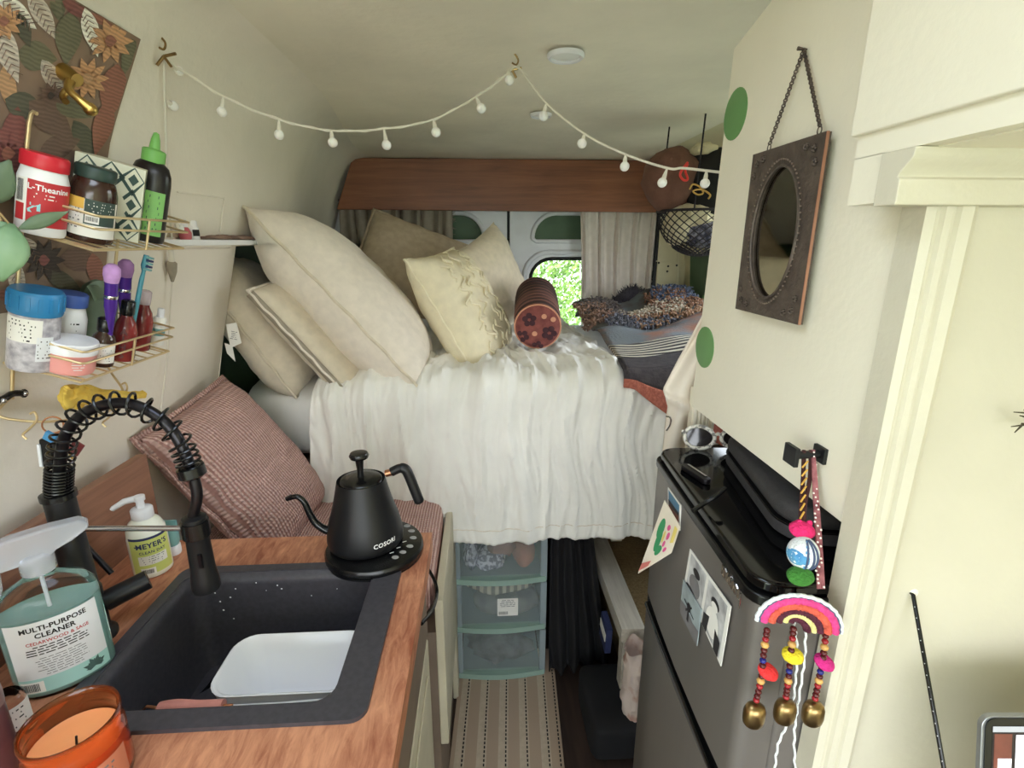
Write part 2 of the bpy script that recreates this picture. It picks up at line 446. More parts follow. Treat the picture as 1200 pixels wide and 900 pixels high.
def onright(px, py, off=-.004):
    x = 1.05
    for _ in range(20):
        p = P(px, py, x=x); x = xr(p.z) + off
    return P(px, py, x=x)
b = MB(); b.poly([onright(*q) for q in ((809, 298), (834, 297), (834, 352), (808, 352))], .004); b.build('green_patch', 'green_paint', wr, world=True)
b = MB(); b.poly([onright(*q, off=-.006) for q in ((823, 334), (834, 332), (834, 352), (823, 352))], .003); b.build('bright_green_patch', 'leaf_green_paint', wr, world=True)
# floor
struct(MB().bx(-.95, 1.25, -1.6, 3.06, -.04, 0).build('floor', 'dark_floor'))
# front bulkhead with the windscreen opening behind the camera
b = plate([[(-.95, 0), (1.25, 0), (1.25, 1.92), (-.95, 1.92)], rrect(-.62, .92, .78, 1.74, .08)], .03)
b.xf(Matrix.Translation((0, -1.57, 0)) @ Matrix.Rotation(math.pi / 2, 4, 'X')); struct(b.build('wall_front', 'cream_wall'))
portal((.15, -1.62, 1.26), (1.54, .96), (math.radians(90), 0, math.radians(180)))
portal((-.93, -.95, .95), (1.3, 1.9), (math.radians(90), 0, math.radians(-90)))
portal(((RV[0] + RV[1]) / 2, (RV[2] + RV[3]) / 2, 1.935), (RV[1] - RV[0], RV[3] - RV[2]), (0, 0, 0))
b = plate([[(RV[0] - .03, RV[2] - .03), (RV[1] + .03, RV[2] - .03), (RV[1] + .03, RV[3] + .03), (RV[0] - .03, RV[3] + .03)], [(RV[0], RV[2]), (RV[1], RV[2]), (RV[1], RV[3]), (RV[0], RV[3])]], .06).xf(Matrix.Translation((0, 0, 1.885)))
struct(b.build('trim_5', 'white_plastic'))  # frame of the unseen, added roof vent
# ---- rear doors
def rear_door(name, sgn):
    X = lambda a: XC + sgn * a
    ux0 = P(624, 283, y=YB).x - XC; uz0 = P(624, 283, y=YB).z; uz1 = P(655, 250, y=YB).z
    lx0 = P(621, 340, y=YB).x - XC; lz1 = P(650, 303, y=YB).z; lz0 = .98
    x1 = .93
    def arch(x0, xe, z0, z1, r, rx):
        pts = []
        for k in range(9):
            a = math.radians(180 - 90 * k / 8); pts.append((x0 + rx + rx * math.cos(a), z1 - r + r * math.sin(a)))
        for k in range(7):
            a = math.radians(90 - 90 * k / 6); pts.append((xe - .06 + .06 * math.cos(a), z1 - .06 + .06 * math.sin(a)))
        pts += [(xe, z0 + .02), (xe - .02, z0), (x0 + .02, z0), (x0, z0 + .015)]
        return pts
    up = arch(ux0, .72, uz0, uz1, uz1 - uz0 - .02, .13); lo = rrect(lx0, .74, lz0, lz1, .12, 6)
    outer = [(.008, .25), (.97, .25), (.96, 1.5), (.88, 1.88), (.008, 1.88)]
    T = Matrix.Translation((XC, YB + .03, 0)) @ Matrix.Diagonal((sgn, 1, 1, 1)) @ Matrix.Rotation(math.pi / 2, 4, 'X')
    d = plate([outer, up, lo], .03).xf(T).build(name, 'white_metal', bevel=.004); struct(d)
    ring = lambda pts, r, off, m_, nm: MB().tube([T @ Vector((p[0], p[1], .03 + off)) for p in pts], r, 8, closed=True).build(nm, m_, d, smooth=True, world=True)
    ring(up, .012, .0, 'white_metal', 'window_rim'); 
    big = rrect(lx0 - .035, .775, lz0 - .035, lz1 + .035, .14, 6); ring(big, .014, .0, 'white_metal', 'window_rim')
    ring(lo, .011, -.006, 'black_rubber', 'window_gasket')
    g = plate([rrect(lx0 - .01, .75, lz0 - .01, lz1 + .01, .12, 6)], .004).xf(Matrix.Translation((0, .02, 0)) @ T).build('pane', 'glass', d, world=True)
    MB().bx(X(ux0 - .03) if sgn > 0 else X(.75), X(.75) if sgn > 0 else X(ux0 - .03), YB + .035, YB + .045, uz0 - .04, uz1 + .03).build('green_panel', 'green_paint', d, world=True)
    return d
rear_door('door_1', 1); rear_door('door_2', -1)
b = MB().bx(XC - .02, XC + .02, YB + .03, YB + .06, .2, 1.9)
b.bx(XC + .95, XC + 1.05, YB + .02, YB + .06, .2, 1.9).bx(XC - 1.06, XC - .95, YB + .02, YB + .06, .2, 1.9).bx(XC - 1, XC + 1, YB + .02, YB + .06, 1.85, 1.95)
b.bx(XC - 1.06, XC + 1.06, YB + .02, YB + .06, 0, .27)
struct(b.build('trim_1', 'black_rubber'))
xs_ = P(767, 300, y=2.9).x
struct(MB().bx(xs_ - .012, xs_ + .02, 2.86, 2.94, .9, 1.75).build('trim_2', 'black_rubber'))
YP = 2.85; px1 = P(799, 300, y=YP).x
pil_ = struct(MB().bx(xs_ + .004, px1, YP, YP + .09, .3, 1.80).build('trim_7', 'cream_metal', bevel=.004))
struct(MB().bx(px1 - .01, 1.14, YP + .03, YP + .09, .3, 1.72).build('trim_8', 'cream_metal'))
for q in ((772, 308), (793, 311), (782, 318), (783, 312)): MB().sphere(P(*q, y=YP), .006, 8, 6).build('rivet', 'dark_gap', pil_, world=True)
MB().tube([P(794, 250, y=YP), P(794, 350, y=YP)], .004, 6).build('panel_ridge', 'cream_metal', pil_, world=True)
MB().tube([P(769, 306, y=YP), P(794, 308, y=YP)], .003, 6).build('panel_ridge', 'cream_metal', pil_, world=True)
# ---- wooden valance
wood_mat('valance_wood', (154, 96, 66), (114, 66, 46), axis=0, scale=3, rough=.45)
zb = P(580, 246, y=2.8).z; xl = P(394, 240, y=2.8).x; xlt = P(413, 189, y=2.8).x
b = MB().poly([(xl, 2.8, zb), (.97, 2.8, zb - .01), (.97, 2.8, 1.897), (xlt, 2.8, 1.897)], .022, (0, 1, 0))
v = b.build('valance_board', 'valance_wood', bevel=.004); tag(v, 'long reddish brown wooden board under the ceiling above the rear doors', 'board')
# ---- curtains
def curtain(name, label, x0, x1, x0b, x1b, z1, z0, y, folds, mat, seed):
    def fn(u, v):
        z = z1 + (z0 - z1) * v; xa = x0 + (x0b - x0) * v; xb = x1 + (x1b - x1) * v
        ph = u * folds * 2 * math.pi + 1.2 * nz(u * 3, v * 1.5, seed) * (1 + v)
        return Vector((xa + (xb - xa) * u + .008 * math.sin(ph * .5 + seed), y + .022 * math.sin(ph) * (.6 + .5 * nz(u * 6, v * 2, seed + 3)) - .01 * v, z + .004 * nz(u * 30, 0, seed) * v))
    t = thing(name, label, 'curtain', (x0, y, z0))
    MB().grid(fn, 90, 24).build('curtain_cloth', mat, t, smooth=True, world=True, solid=.003)
    # frayed edge
    f = MB(); rnd = random.Random(seed)
    e = 1.0 if seed < 5 else 1.0
    for k in range(70):
        vv = rnd.random(); p = fn(1.0, vv); q = p + Vector((rnd.uniform(.006, .02), rnd.uniform(-.01, .01), rnd.uniform(-.012, .012)))
        f.tube([p, q], .0012, 3)
    f.build('frayed_edge', mat, t, world=True)['kind'] = 'stuff'
    MB().tube([(x0 - .05, y + .005, z1 + .012), (x1 + .05, y + .005, z1 + .012)], .007, 8).build('curtain_rod', 'steel', t, world=True)
    return t
zt = zb + .04
curtain('window_curtain', 'pale grey-beige pleated linen curtain hanging at the rear window', P(677, 260, y=2.9).x, P(771, 250, y=2.9).x, P(680, 372, y=2.9).x, P(758, 372, y=2.9).x, zt, 1.02, 2.88, 9, 'curtain_linen', 2)
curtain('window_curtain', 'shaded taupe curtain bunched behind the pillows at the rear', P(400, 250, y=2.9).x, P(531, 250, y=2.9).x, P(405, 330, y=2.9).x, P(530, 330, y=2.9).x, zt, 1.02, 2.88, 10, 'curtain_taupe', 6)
# ---- recessed ceiling lights
for (px, py, r) in ((663, 64, .042), (634, 134, .036)):
    p = P(px, py, z=1.895)
    t = thing('ceiling_light', 'round recessed ceiling light ' + ('beside the ceiling hook of the string lights' if py < 100 else 'behind the string lights towards the rear doors'), 'light', (p.x, p.y, 1.888), group='recessed ceiling lights')
    MB().lathe([(r, .008), (r, .002), (r * .9, -.002), (r * .78, 0), (r * .76, .006)], 28, cap=False).build('trim_ring', 'cloudy_white', t, smooth=True)
    MB().lathe([(r * .77, .004), (r * .4, .001), (0.0001, 0)], 28, cap=False).build('lens', 'white_plastic', t, smooth=True)
# ---- right hand partition wall with door casing
YW = .478
mk('trim_dimmed_cream', (204, 198, 180), .5, var=.04, scale=6, bump=.1, bscale=60)  # greyer casing cream, darkened further because the front opening overlights it
mk('partition_shaded_cream', (200, 194, 176), .6, var=.05, scale=4, bump=.08, bscale=60)  # wall cream darkened in colour, standing in for shade under strong front light
struct(MB().bx(.44, 1.25, YW, YW + .03, 0, 1.9).build('wall_partition', 'partition_shaded_cream'))
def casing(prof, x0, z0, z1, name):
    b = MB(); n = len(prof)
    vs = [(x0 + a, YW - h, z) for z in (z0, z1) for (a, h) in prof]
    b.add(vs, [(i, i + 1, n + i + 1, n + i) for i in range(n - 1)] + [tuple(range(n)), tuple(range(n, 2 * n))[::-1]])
    return struct(b.build(name, 'trim_dimmed_cream'))
prof = [(0, -.02), (0, .009), (.008, .012), (.011, .009), (.014, .009), (.016, .013), (.022, .014), (.025, .010), (.028, .010), (.030, .014), (.040, .016), (.046, .013), (.049, .009), (.049, 0)]
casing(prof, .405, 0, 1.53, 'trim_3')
# lintel cap moulding (horizontal)
lz0, lz1, lx = 1.5215, 1.567, .360
pr = [(0, 0), (.026, 0), (.027, .003), (.027, .021), (.024, .023), (.026, .027), (.031, .032), (.037, .038), (.038, .0455), (0, .0455)]
b = MB(); n = len(pr)
b.add([(x, YW - a, lz0 + c) for x in (lx + .0, 1.2) for (a, c) in pr], [(i, (i + 1) % n, n + (i + 1) % n, n + i) for i in range(n)] + [tuple(range(n)), tuple(range(n, 2 * n))[::-1]])
struct(b.build('trim_4', 'trim_dimmed_cream', bevel=.0012))
# ---- tall cabinet over the fridge (mirror panel)
XCAB = .41
cy0, cy1, cz0, cz1 = .472, .945, 1.178, 1.79
t = thing('wall_cabinet', 'tall cream painted cabinet panel over the fridge carrying the mirror', 'cabinet', (XCAB, (cy0 + cy1) / 2, cz0))
b = MB().poly([(XCAB, cy0, cz0), (XCAB, cy1, cz0), (XCAB, cy1 - .03, cz1), (XCAB, cy0, 1.90)], .018, (1, 0, 0))
b.build('front_panel', 'cream_gloss', t, world=True, bevel=.0015)
b = MB().bx(XCAB + .018, .98, YW + .032, cy1 - .035, cz0 + .008, cz1); b.build('carcass', 'cream_wall', t, world=True)
# raw scribed strip along its near edge
b = MB(); rnd = random.Random(3); pts = []
for k in range(25):
    z = cz0 + (1.525 - cz0) * k / 24; pts.append((XCAB - .0025, cy0 + .008 + rnd.uniform(0, .004), z))
b.add(pts + [(XCAB - .0025, cy0 + .027, q[2]) for q in pts] + [(XCAB + .004, q[1], q[2]) for q in pts], [(k, k + 1, 26 + k, 25 + k) for k in range(24)] + [(k, k + 1, 51 + k, 50 + k) for k in range(24)])
b.build('scribe_strip', 'cream_wall', t, world=True)
MB().bx(XCAB - .0012, XCAB, cy0 - .002, cy0 + .014, cz0 + .004, 1.525).build('shadow_gap', 'dark_gap', t, world=True)
for (px, py) in ((862, 134), (826, 407)):
    p = P(px, py, x=XCAB); r = .018
    q = axes((0, 1, 0), (-1, 0, 0)); M_ = Matrix.Translation((XCAB, p.y, p.z)) @ q.to_4x4()
    d_ = MB().lathe([(.038, -.001), (.038, .0012), (.0355, .0016)], 32, M_).build('green_disc', 'leaf_green_paint', t, world=True, smooth=True)
# ---- near overhead cabinet
OX = .358; oy1 = .522; oz0 = P(1000, 160, x=OX).z
t = thing('overhead_cabinet', 'cream overhead cabinet with a lipped door above the door casing', 'cabinet', (.6, .1, 1.567))
MB().bx(OX, OX + .02, -.6, oy1, oz0, 1.885).build('cabinet_door', 'cream_gloss', t, world=True, bevel=.002)
b = MB().bx(OX + .022, 1.1, -.6, YW, lz1 - .001, 1.885); b.bx(OX + .022, XCAB - .001, YW, oy1 - .004, 1.525, 1.885); b.bx(OX + .006, OX + .022, -.6, oy1 - .004, lz1 + .0005, oz0 + .01); b.bx(OX + .006, OX + .022, YW + .001, oy1 - .004, 1.525, lz1 + .001)
b.build('carcass', 'cream_gloss', t, world=True)
# ---- outside: lawn and hedge behind the van
mk('lawn', (188, 192, 160), .9, rgb2=(164, 170, 132), scale=3)
struct(MB().bx(-40, 40, -40, 40, -.7, -.65).build('ground', 'lawn'), 'bright green lawn around the van', 'lawn')
mk('hedge_leaf', (160, 186, 92), .6, rgb2=(92, 124, 56), scale=4, sss=0)
mk('bark', (92, 80, 62), .9)
def hedge(x, y, label, seed):
    t = thing('garden_shrub', label, 'shrub', (x, y, -.65))
    rnd = random.Random(seed); b = MB()
    for k in range(15000):
        a = rnd.uniform(0, 6.28); h = rnd.uniform(.2, 3.6); rr = 2.1 * math.sqrt(rnd.uniform(.3, 1)) * (1 - (h / 4.2) ** 3)
        c = Vector((rr * math.cos(a), rr * math.sin(a) * .3, h)); n_ = Vector((rnd.gauss(0, 1), rnd.gauss(-.6, 1), rnd.gauss(.5, 1))).normalized()
        u = n_.orthogonal().normalized() * rnd.uniform(.03, .06); v = n_.cross(u) * .5
        b.add([c - u, c + v, c + u, c - v], [(0, 1, 2, 3)])
    f = b.build('foliage', 'hedge_leaf', t); f['kind'] = 'stuff'
    for k in range(6):
        a = k * 1.05; MB().tube([(0, 0, 0), (.1 * math.cos(a), .1 * math.sin(a), .8), (.5 * math.cos(a), .35 * math.sin(a), 2.6)], [.05, .04, .012], 6).build('stem', 'bark', t)
hedge(.1, 5.6, 'bright yellow-green leafy shrub seen through the rear window', 1)
# ================================================================ KITCHEN SIDE
CZ = .90
wood_mat('counter_wood', (210, 148, 114), (146, 82, 58), axis=1, scale=7, stretch=.22, rough=.5)
wood_mat('panel_wood', (158, 112, 88), (112, 74, 58), axis=1, scale=3, rough=.5)
mk('granite_black', (66, 64, 71), .38, var=.12, scale=120, bump=.1, bscale=300, bdist=.001)
mk('cabinet_paint', (196, 188, 166), .55, var=.06)
mk('taupe_paint', (120, 104, 92), .6, var=.08)
# counter top with sink cut-out
SX0, SX1, SY0, SY1 = -.560, -.157, .523, .863
CX0, CX1, CY0, CY1 = -.70, -.113, .18, .966
t = thing('kitchen_worktop', 'reddish brown solid wood worktop with cut-out for the black sink', 'worktop', (-.4, .57, .862))
b = plate([[(CX0, CY0), (CX1, CY0), (CX1, CY1), (CX0, CY1)], rrect(SX0 + .012, SX1 - .012, SY0 + .012, SY1 - .012, .02)], .038).xf(Matrix.Translation((0, 0, .862)))
b.build('worktop_slab', 'counter_wood', t, world=True, bevel=.002)
MB().bx(CX0 + .002, CX1 - .0005, CY0, CY0 + .006, .864, .898).build('edge_strip', 'counter_wood', t, world=True)
# backsplash
bs = tag(MB().bx(-.722, -.702, .18, 1.03, .86, 1.066).build('backsplash_panel', 'panel_wood', bevel=.002), 'brown wooden upstand panel along the wall behind the worktop', 'panel')
# base cabinet
t = thing('base_cabinet', 'cream painted kitchen base cabinet under the wooden worktop', 'cabinet', (-.4, .57, 0))
MB().bx(-.72, -.150, .20, .960, .08, .66).build('carcass', 'cabinet_paint', t, world=True)
MB().bx(-.150, -.132, .20, .960, .655, .858).build('apron_board', 'taupe_paint', t, world=True, bevel=.002)
MB().bx(-.70, -.20, .23, .93, 0, .08).build('plinth', 'dark_gap', t, world=True)
for (y0, y1) in ((.21, .575), (.585, .95)):
    d_ = MB().bx(-.150, -.131, y0, y1, .10, .645).build('cabinet_door', 'cabinet_paint', t, world=True, bevel=.003)
    MB().bx(-.131, -.127, y0 + .05, y1 - .05, .15, .595).build('door_panel', 'cabinet_paint', d_, world=True, bevel=.002)
    yc = y0 + .02 if y0 > .4 else y1 - .02
    MB().tube([(-.131, yc, .50), (-.112, yc, .51), (-.112, yc, .60), (-.131, yc, .61)], .005, 8).build('door_handle', 'satin_black', d_, world=True, smooth=True)
hp = [P(500, 664, x=-.120), P(509, 680, x=-.108), P(512, 695, x=-.106), P(507, 714, x=-.108), P(494, 731, x=-.122)]
MB().tube(bez(hp, 6), .0035, 8).build('loop_pull', 'satin_black', t, world=True, smooth=True)
# sink
t = thing('kitchen_sink', 'black composite drop-in sink set in the wooden worktop', 'sink', ((SX0 + SX1) / 2, (SY0 + SY1) / 2, .70))
ix0, ix1, iy0, iy1 = SX0 + .018, SX1 - .047, SY0 + .028, SY1 - .02
plate([rrect(SX0, SX1, SY0, SY1, .022, 5), rrect(ix0, ix1, iy0, iy1, .03, 5)], .007).xf(Matrix.Translation((0, 0, .8995))).build('sink_rim', 'granite_black', t, world=True, bevel=.0025)
b = MB(); lv = [(0, .905), (.002, .88), (.006, .76), (.022, .722), (.06, .716)]
rings = [rrect(ix0 + o, ix1 - o, iy0 + o, iy1 - o, max(.012, .03 - o * .2), 5) for o, z in lv]
n = len(rings[0]); b.add([(q[0], q[1], lv[i][1]) for i, r_ in enumerate(rings) for q in r_], [(i * n + k, i * n + (k + 1) % n, (i + 1) * n + (k + 1) % n, (i + 1) * n + k) for i in range(len(lv) - 1) for k in range(n)] + [tuple((len(lv) - 1) * n + k for k in range(n))])
b.build('bowl', 'granite_black', t, world=True, smooth=True, solid=.006)
dp = P(225, 800, z=.717)
MB().lathe([(.045, .002), (.043, .005), (.034, .004), (.030, -.002), (.0001, -.003)], 28, Matrix.Translation((dp.x, dp.y, .718)), cap=False).build('drain', 'satin_black', t, world=True, smooth=True)
rnd = random.Random(5)
for (px, py) in ((300, 683), (325, 686), (276, 690), (270, 700), (252, 695), (262, 715), (312, 692), (365, 698), (330, 690), (274, 725), (258, 705), (395, 690)):
    p = PP(px, py, (0, iy1 - .008, 0), Vector((0, 1, 0))); MB().sphere(p, rnd.uniform(.0008, .0016), 6, 5, (1.2, .5, 1)).build('water_drop', 'white_gloss', t, world=True, smooth=True)
# white washing-up tub
zr = .848
A_, B_, C_, D_ = P(252, 818, z=zr), P(414, 810, z=zr), P(434, 741, z=zr), P(277, 745, z=zr)
tx0, tx1, ty0, ty1 = (A_.x + D_.x) / 2 - .004, (B_.x + C_.x) / 2, (A_.y + B_.y) / 2, (C_.y + D_.y) / 2
t = thing('washing_up_tub', 'white enamel rectangular tub lying in the black sink', 'tub', ((tx0 + tx1) / 2, (ty0 + ty1) / 2, .724))
lv = [(.0, zr), (-.002, zr + .002), (-.0, zr + .003), (.004, zr), (.018, .755), (.03, .742), (.06, .740)]
lo = [(.06, .731), (.028, .731), (.012, .75), (.0, zr - .002)]
b = MB(); prof_ = lo + lv
rings = [rrect(tx0 + o, tx1 - o, ty0 + o, ty1 - o, max(.012, .035 - o * .3), 6) for o, z in prof_]
n = len(rings[0]); b.add([(q[0], q[1], prof_[i][1]) for i, r_ in enumerate(rings) for q in r_], [(i * n + k, i * n + (k + 1) % n, (i + 1) * n + (k + 1) % n, (i + 1) * n + k) for i in range(len(prof_) - 1) for k in range(n)] + [tuple((len(prof_) - 1) * n + k for k in range(n)), tuple(range(n))])
b.build('tub_shell', 'white_gloss', t, world=True, smooth=True)
MB().tube([P(258, 828, z=zr - .01), P(330, 824, z=zr - .006), P(400, 818, z=zr - .004), P(413, 812, z=zr)], .0016, 6).build('wire_rim', 'white_plastic', t, world=True)
# pink handled tool in front of it
mk('pink_rubber', (206, 138, 128), .5, var=.1, scale=40)
a0, a1 = P(188, 830, z=.858), P(262, 827, z=.862)
t = thing('pink_handled_strainer', 'wire strainer with a dusty pink handle at the front of the sink', 'strainer', a0)
MB().tube(bez([a0, a0.lerp(a1, .25) + Vector((0, 0, .003)), a0.lerp(a1, .6), a1], 5), .0085, 12).build('grip', 'pink_rubber', t, world=True, smooth=True)
MB().tube([a0, P(172, 828, z=.858), P(166, 834, z=.852)], .0022, 6).build('wire_end', 'copper', t, world=True)
MB().tube([a1, P(272, 826, z=.862), P(270, 837, z=.852), P(263, 832, z=.852)], .0022, 6).build('wire_end', 'copper', t, world=True)
# ---- spring faucet
FB = Vector((-.607, .697, CZ))
zarm = P(94, 619, y=FB.y).z
HD = P(226, 619, z=zarm)
t = thing('spring_faucet', 'matte black pull-down kitchen faucet with an open coil spring', 'faucet', FB)
FN = (HD - FB).cross(Vector((0, 0, 1))).normalized()
ztop = P(80, 580, y=FB.y).z
MB().lathe([(.030, 0), (.030, .006), (.026, .010), (.0225, .016), (.0225, .085), (.020, .09), (.0185, ztop - CZ)], 28).build('faucet_body', 'matte_black', t, smooth=True)
MB().lathe([(.0215, ztop - CZ - .004), (.0215, ztop - CZ + .004), (.012, ztop - CZ + .006)], 24).build('collar', 'satin_black', t, smooth=True)
arc = [Vector((FB.x, FB.y, ztop))] + [PP(px, py, FB, FN) for px, py in ((70, 548), (76, 512), (95, 487), (125, 474), (155, 474), (185, 488), (207, 512), (222, 545), (231, 580))] + [Vector((HD.x, HD.y, zarm + .012))]
arc = bez(arc, 10)
MB().tube(arc, .0075, 12).build('hose', 'gunmetal', t, smooth=True, world=True)
# coil
def coil(path, i0, i1, turns, R_):
    sub = path[i0:i1]; pts = []
    N = int(sum(turns) * 14); up = FN
    cum = [0]
    for a, c in zip(sub, sub[1:]): cum.append(cum[-1] + (c - a).length)
    Lt = cum[-1]
    def at(s_):
        for k in range(len(cum) - 1):
            if s_ <= cum[k + 1] + 1e-9: return sub[k].lerp(sub[k + 1], (s_ - cum[k]) / max(1e-9, cum[k + 1] - cum[k])), (sub[k + 1] - sub[k]).normalized()
        return sub[-1], (sub[-1] - sub[-2]).normalized()
    segs = turns; ph = 0
    K = len(segs)
    for k in range(N + 1):
        f = k / N
        # piecewise: segs gives turns per equal arc share
        acc = 0; tot = sum(segs); tgt = f * tot; s_ = 0
        for q, v_ in enumerate(segs):
            if tgt <= acc + v_ or q == K - 1: s_ = (q + (tgt - acc) / v_) / K; break
            acc += v_
        p, T = at(s_ * Lt); side = T.cross(up).normalized(); a = 2 * math.pi * f * tot
        pts.append(p + (up * math.cos(a) + side * math.sin(a)) * R_)
    return pts
MB().tube(coil(arc, 0, 84, [9, 3.6, 2.1, 2.1, 2.1, 2.1, 2.1, 5], .0156), .0019, 6).build('coil_spring', 'satin_black', t, smooth=True, world=True)
MB().lathe([(.012, 0), (.018, .003), (.018, .016), (.012, .02)], 20, Matrix.Translation(arc[80]) @ axes((1, 0, 0), (arc[82] - arc[78])).to_4x4()).build('spring_collar', 'satin_black', t, world=True, smooth=True)
MB().tube([(FB.x, FB.y, zarm), HD], .0042, 10).build('support_arm', 'steel', t, world=True, smooth=True)
hz1 = P(234, 606, y=HD.y).z; hz0 = P(238, 688, y=HD.y).z
MB().lathe([(.0001, hz0 - .002), (.0185, hz0 - .002), (.0195, hz0 + .004), (.0185, hz0 + .018), (.0165, hz0 + .035), (.0155, hz1 - .03), (.016, hz1 - .028), (.016, hz1), (.010, hz1 + .003)], 24, Matrix.Translation((HD.x + .004, HD.y, 0))).build('spray_head', 'matte_black', t, world=True, smooth=True)
MB().lathe([(.0185, zarm - .012), (.0185, zarm + .012)], 20, Matrix.Translation((HD.x + .004, HD.y, 0))).build('holder_ring', 'satin_black', t, world=True, smooth=True)
MB().box((HD.x + .012, HD.y - .016, hz0 + .055), (.005, .004, .022)).build('spray_button', 'gunmetal', t, world=True)
lb = FB + Vector((.018, .012, .055))
MB().tube([lb, lb + Vector((.045, .035, .012))], [.016, .0155], 16).build('valve_body', 'matte_black', t, world=True, smooth=True)
MB().tube([P(131, 672, y=.74), P(115, 655, y=.745), P(101, 640, y=.75)], .0042, 8).build('lever', 'gunmetal', t, world=True, smooth=True)
# ---- hand soap bottle
mk('soap_clear', (236, 238, 226), .25, var=0, sss=.3); mk('soap_label', (206, 214, 120), .6, var=.05); mk('navy_ink', (44, 52, 92), .7, var=0)
sp = P(181, 668, z=CZ)
t = thing('hand_soap_bottle', 'clear hand soap pump bottle with a pale yellow-green label on the worktop', 'soap bottle', sp)
hs = P(175, 600, y=sp.y).z - CZ
ex, ey = 1.0, .8
prof_ = [(.026, 0), (.031, .004), (.0315, .01), (.0315, hs * .62), (.030, hs * .75), (.024, hs * .86), (.0165, hs * .92), (.0155, hs * .96)]
MB().lathe(prof_, 28).build('bottle', 'soap_clear', t, smooth=True)
MB().lathe([(.0165, hs * .92), (.0175, hs * .93), (.0175, hs * 1.06), (.0155, hs * 1.08), (.007, hs * 1.085), (.006, hs * 1.19), (.009, hs * 1.2), (.009, hs * 1.27), (.004, hs * 1.28)], 20).build('pump', 'cloudy_white', t, smooth=True)
MB().tube([(0, 0, hs * 1.24), (-.018, -.012, hs * 1.235), (-.032, -.021, hs * 1.17), (-.034, -.022, hs * 1.15)], [.006, .0055, .0045, .004], 10).build('nozzle', 'cloudy_white', t, smooth=True)
ca = math.atan2(-sp.y, -sp.x)
band(.0319, ca - 1.05, ca + 1.15, .012, hs * .70).build('label', 'soap_label', t, smooth=True)
band(.0322, ca - 1.05, ca + 1.15, hs * .66, hs * .70).build('label_stripe', 'navy_ink', t, smooth=True)
oncyl(text("MEYER'S", .0135, .03, 1.05), .0323, ca + .12, hs * .56).build('brand_print', 'navy_ink', t)
oncyl(text("MRS.", .004, .02), .0323, ca - .62, hs * .56).build('brand_print', 'navy_ink', t)
oncyl(text("CLEAN DAY", .007, .02, 1.15), .0323, ca + .1, hs * .455).build('brand_print', 'navy_ink', t)
band(.0321, ca - .65, ca + .8, hs * .25, hs * .40).build('text_panel', 'paper', t, smooth=True)
oncyl(textlines(4, .038, .0042, .3, 2), .0323, ca + .08, hs * .325).build('small_print', 'ink_grey', t)
band(.0321, ca - .62, ca + .1, hs * .09, hs * .2).build('barcode_panel', 'paper', t, smooth=True)
oncyl(barcode(.016, .008), .0323, ca - .25, hs * .145).build('barcode', 'ink', t)
# ---- small teal tube behind it
mk('teal_plastic', (120, 168, 168), .4, var=.05)
tp = P(204, 648, z=CZ + .0)
t = thing('small_teal_tube', 'small teal tube standing behind the hand soap bottle', 'tube', (tp.x, tp.y, CZ))
MB().lathe([(.013, 0), (.014, .003), (.014, .018), (.012, .02)], 16).build('cap', 'cloudy_white', t, smooth=True)
MB().lathe([(.012, .02), (.0145, .03), (.015, .06)], 16, cap=False).build('tube_body', 'teal_plastic', t, smooth=True)
MB().bx(-.016, .016, -.0015, .0015, .06, .072).build('crimp', 'teal_plastic', t)
# ---- multi-purpose cleaner
mk('clear_plastic', (238, 246, 248), .06, var=0, trans=1, ior=1.3); mk('teal_liquid', (204, 246, 240), .1, var=0, trans=.55, ior=1.33); mk('trigger_plastic', (232, 234, 242), .15, var=0, trans=.7, ior=1.25)
mk('label_white', (226, 228, 232), .6, var=.02); mk('succulent', (70, 96, 92), .7, var=.2, scale=60)
cp = P(55, 795, z=CZ); cp = Vector((-.590, .622, CZ))
wd = Vector((.80, .60, 0)).normalized()
t = thing('cleaner_spray_bottle', 'clear trigger spray bottle of turquoise multi-purpose cleaner beside the faucet', 'spray bottle', cp, axes(wd, (0, 0, 1)))
EY = .62; a_ = .054
prof_ = [(a_ * .9, 0), (a_, .006), (a_, .125), (a_ * .97, .14), (a_ * .8, .153), (a_ * .45, .163), (.0165, .168), (.0165, .178)]
MB().lathe(prof_, 40, sx=1, sy=EY).build('bottle', 'clear_plastic', t, smooth=True)
MB().lathe([(a_ * .86, .004), (a_ * .95, .009), (a_ * .95, .120)], 36, sx=1, sy=EY * .95).build('cleaning_liquid', 'teal_liquid', t, smooth=True)
def lb_(u0, u1, z0, z1, nm, mt, rr=1.006):
    th = lambda u: -math.pi / 2 + u
    return band(a_ * rr, th(u0), th(u1), z0, z1, 16, 1, EY).build(nm, mt, t, smooth=True)
lb_(-1.0, 1.05, .012, .118, 'label', 'label_white')
mk('label_teal', (168, 212, 206), .6, var=.03)
lb_(-1.0, 1.05, .012, .034, 'label_foot', 'label_teal', 1.01)
lb_(-.95, -.4, .013, .030, 'barcode_panel', 'paper', 1.014)
def wrap(bm_, u, z): return oncyl(bm_, a_ * 1.018, -math.pi / 2 + u, z, 1, EY)
wrap(text('MULTI-PURPOSE', .0098, .03, 1.02), .05, .108).build('title_print', 'ink', t)
wrap(text('CLEANER', .0098, .03, 1.02), .05, .0975).build('title_print', 'ink', t)
wrap(text('CEDARWOOD & SAGE', .0066, .02, 1.02), .08, .0875).build('scent_print', 'ink_red', t)
wrap(textlines(4, .072, .0038, .4, 4), .03, .076).build('small_print', 'ink', t)
wrap(textlines(8, .058, .0036, .25, 9), .06, .051).build('small_print', 'ink_grey', t)
wrap(barcode(.020, .012), -.68, .0215).build('barcode', 'ink', t)
b = MB()
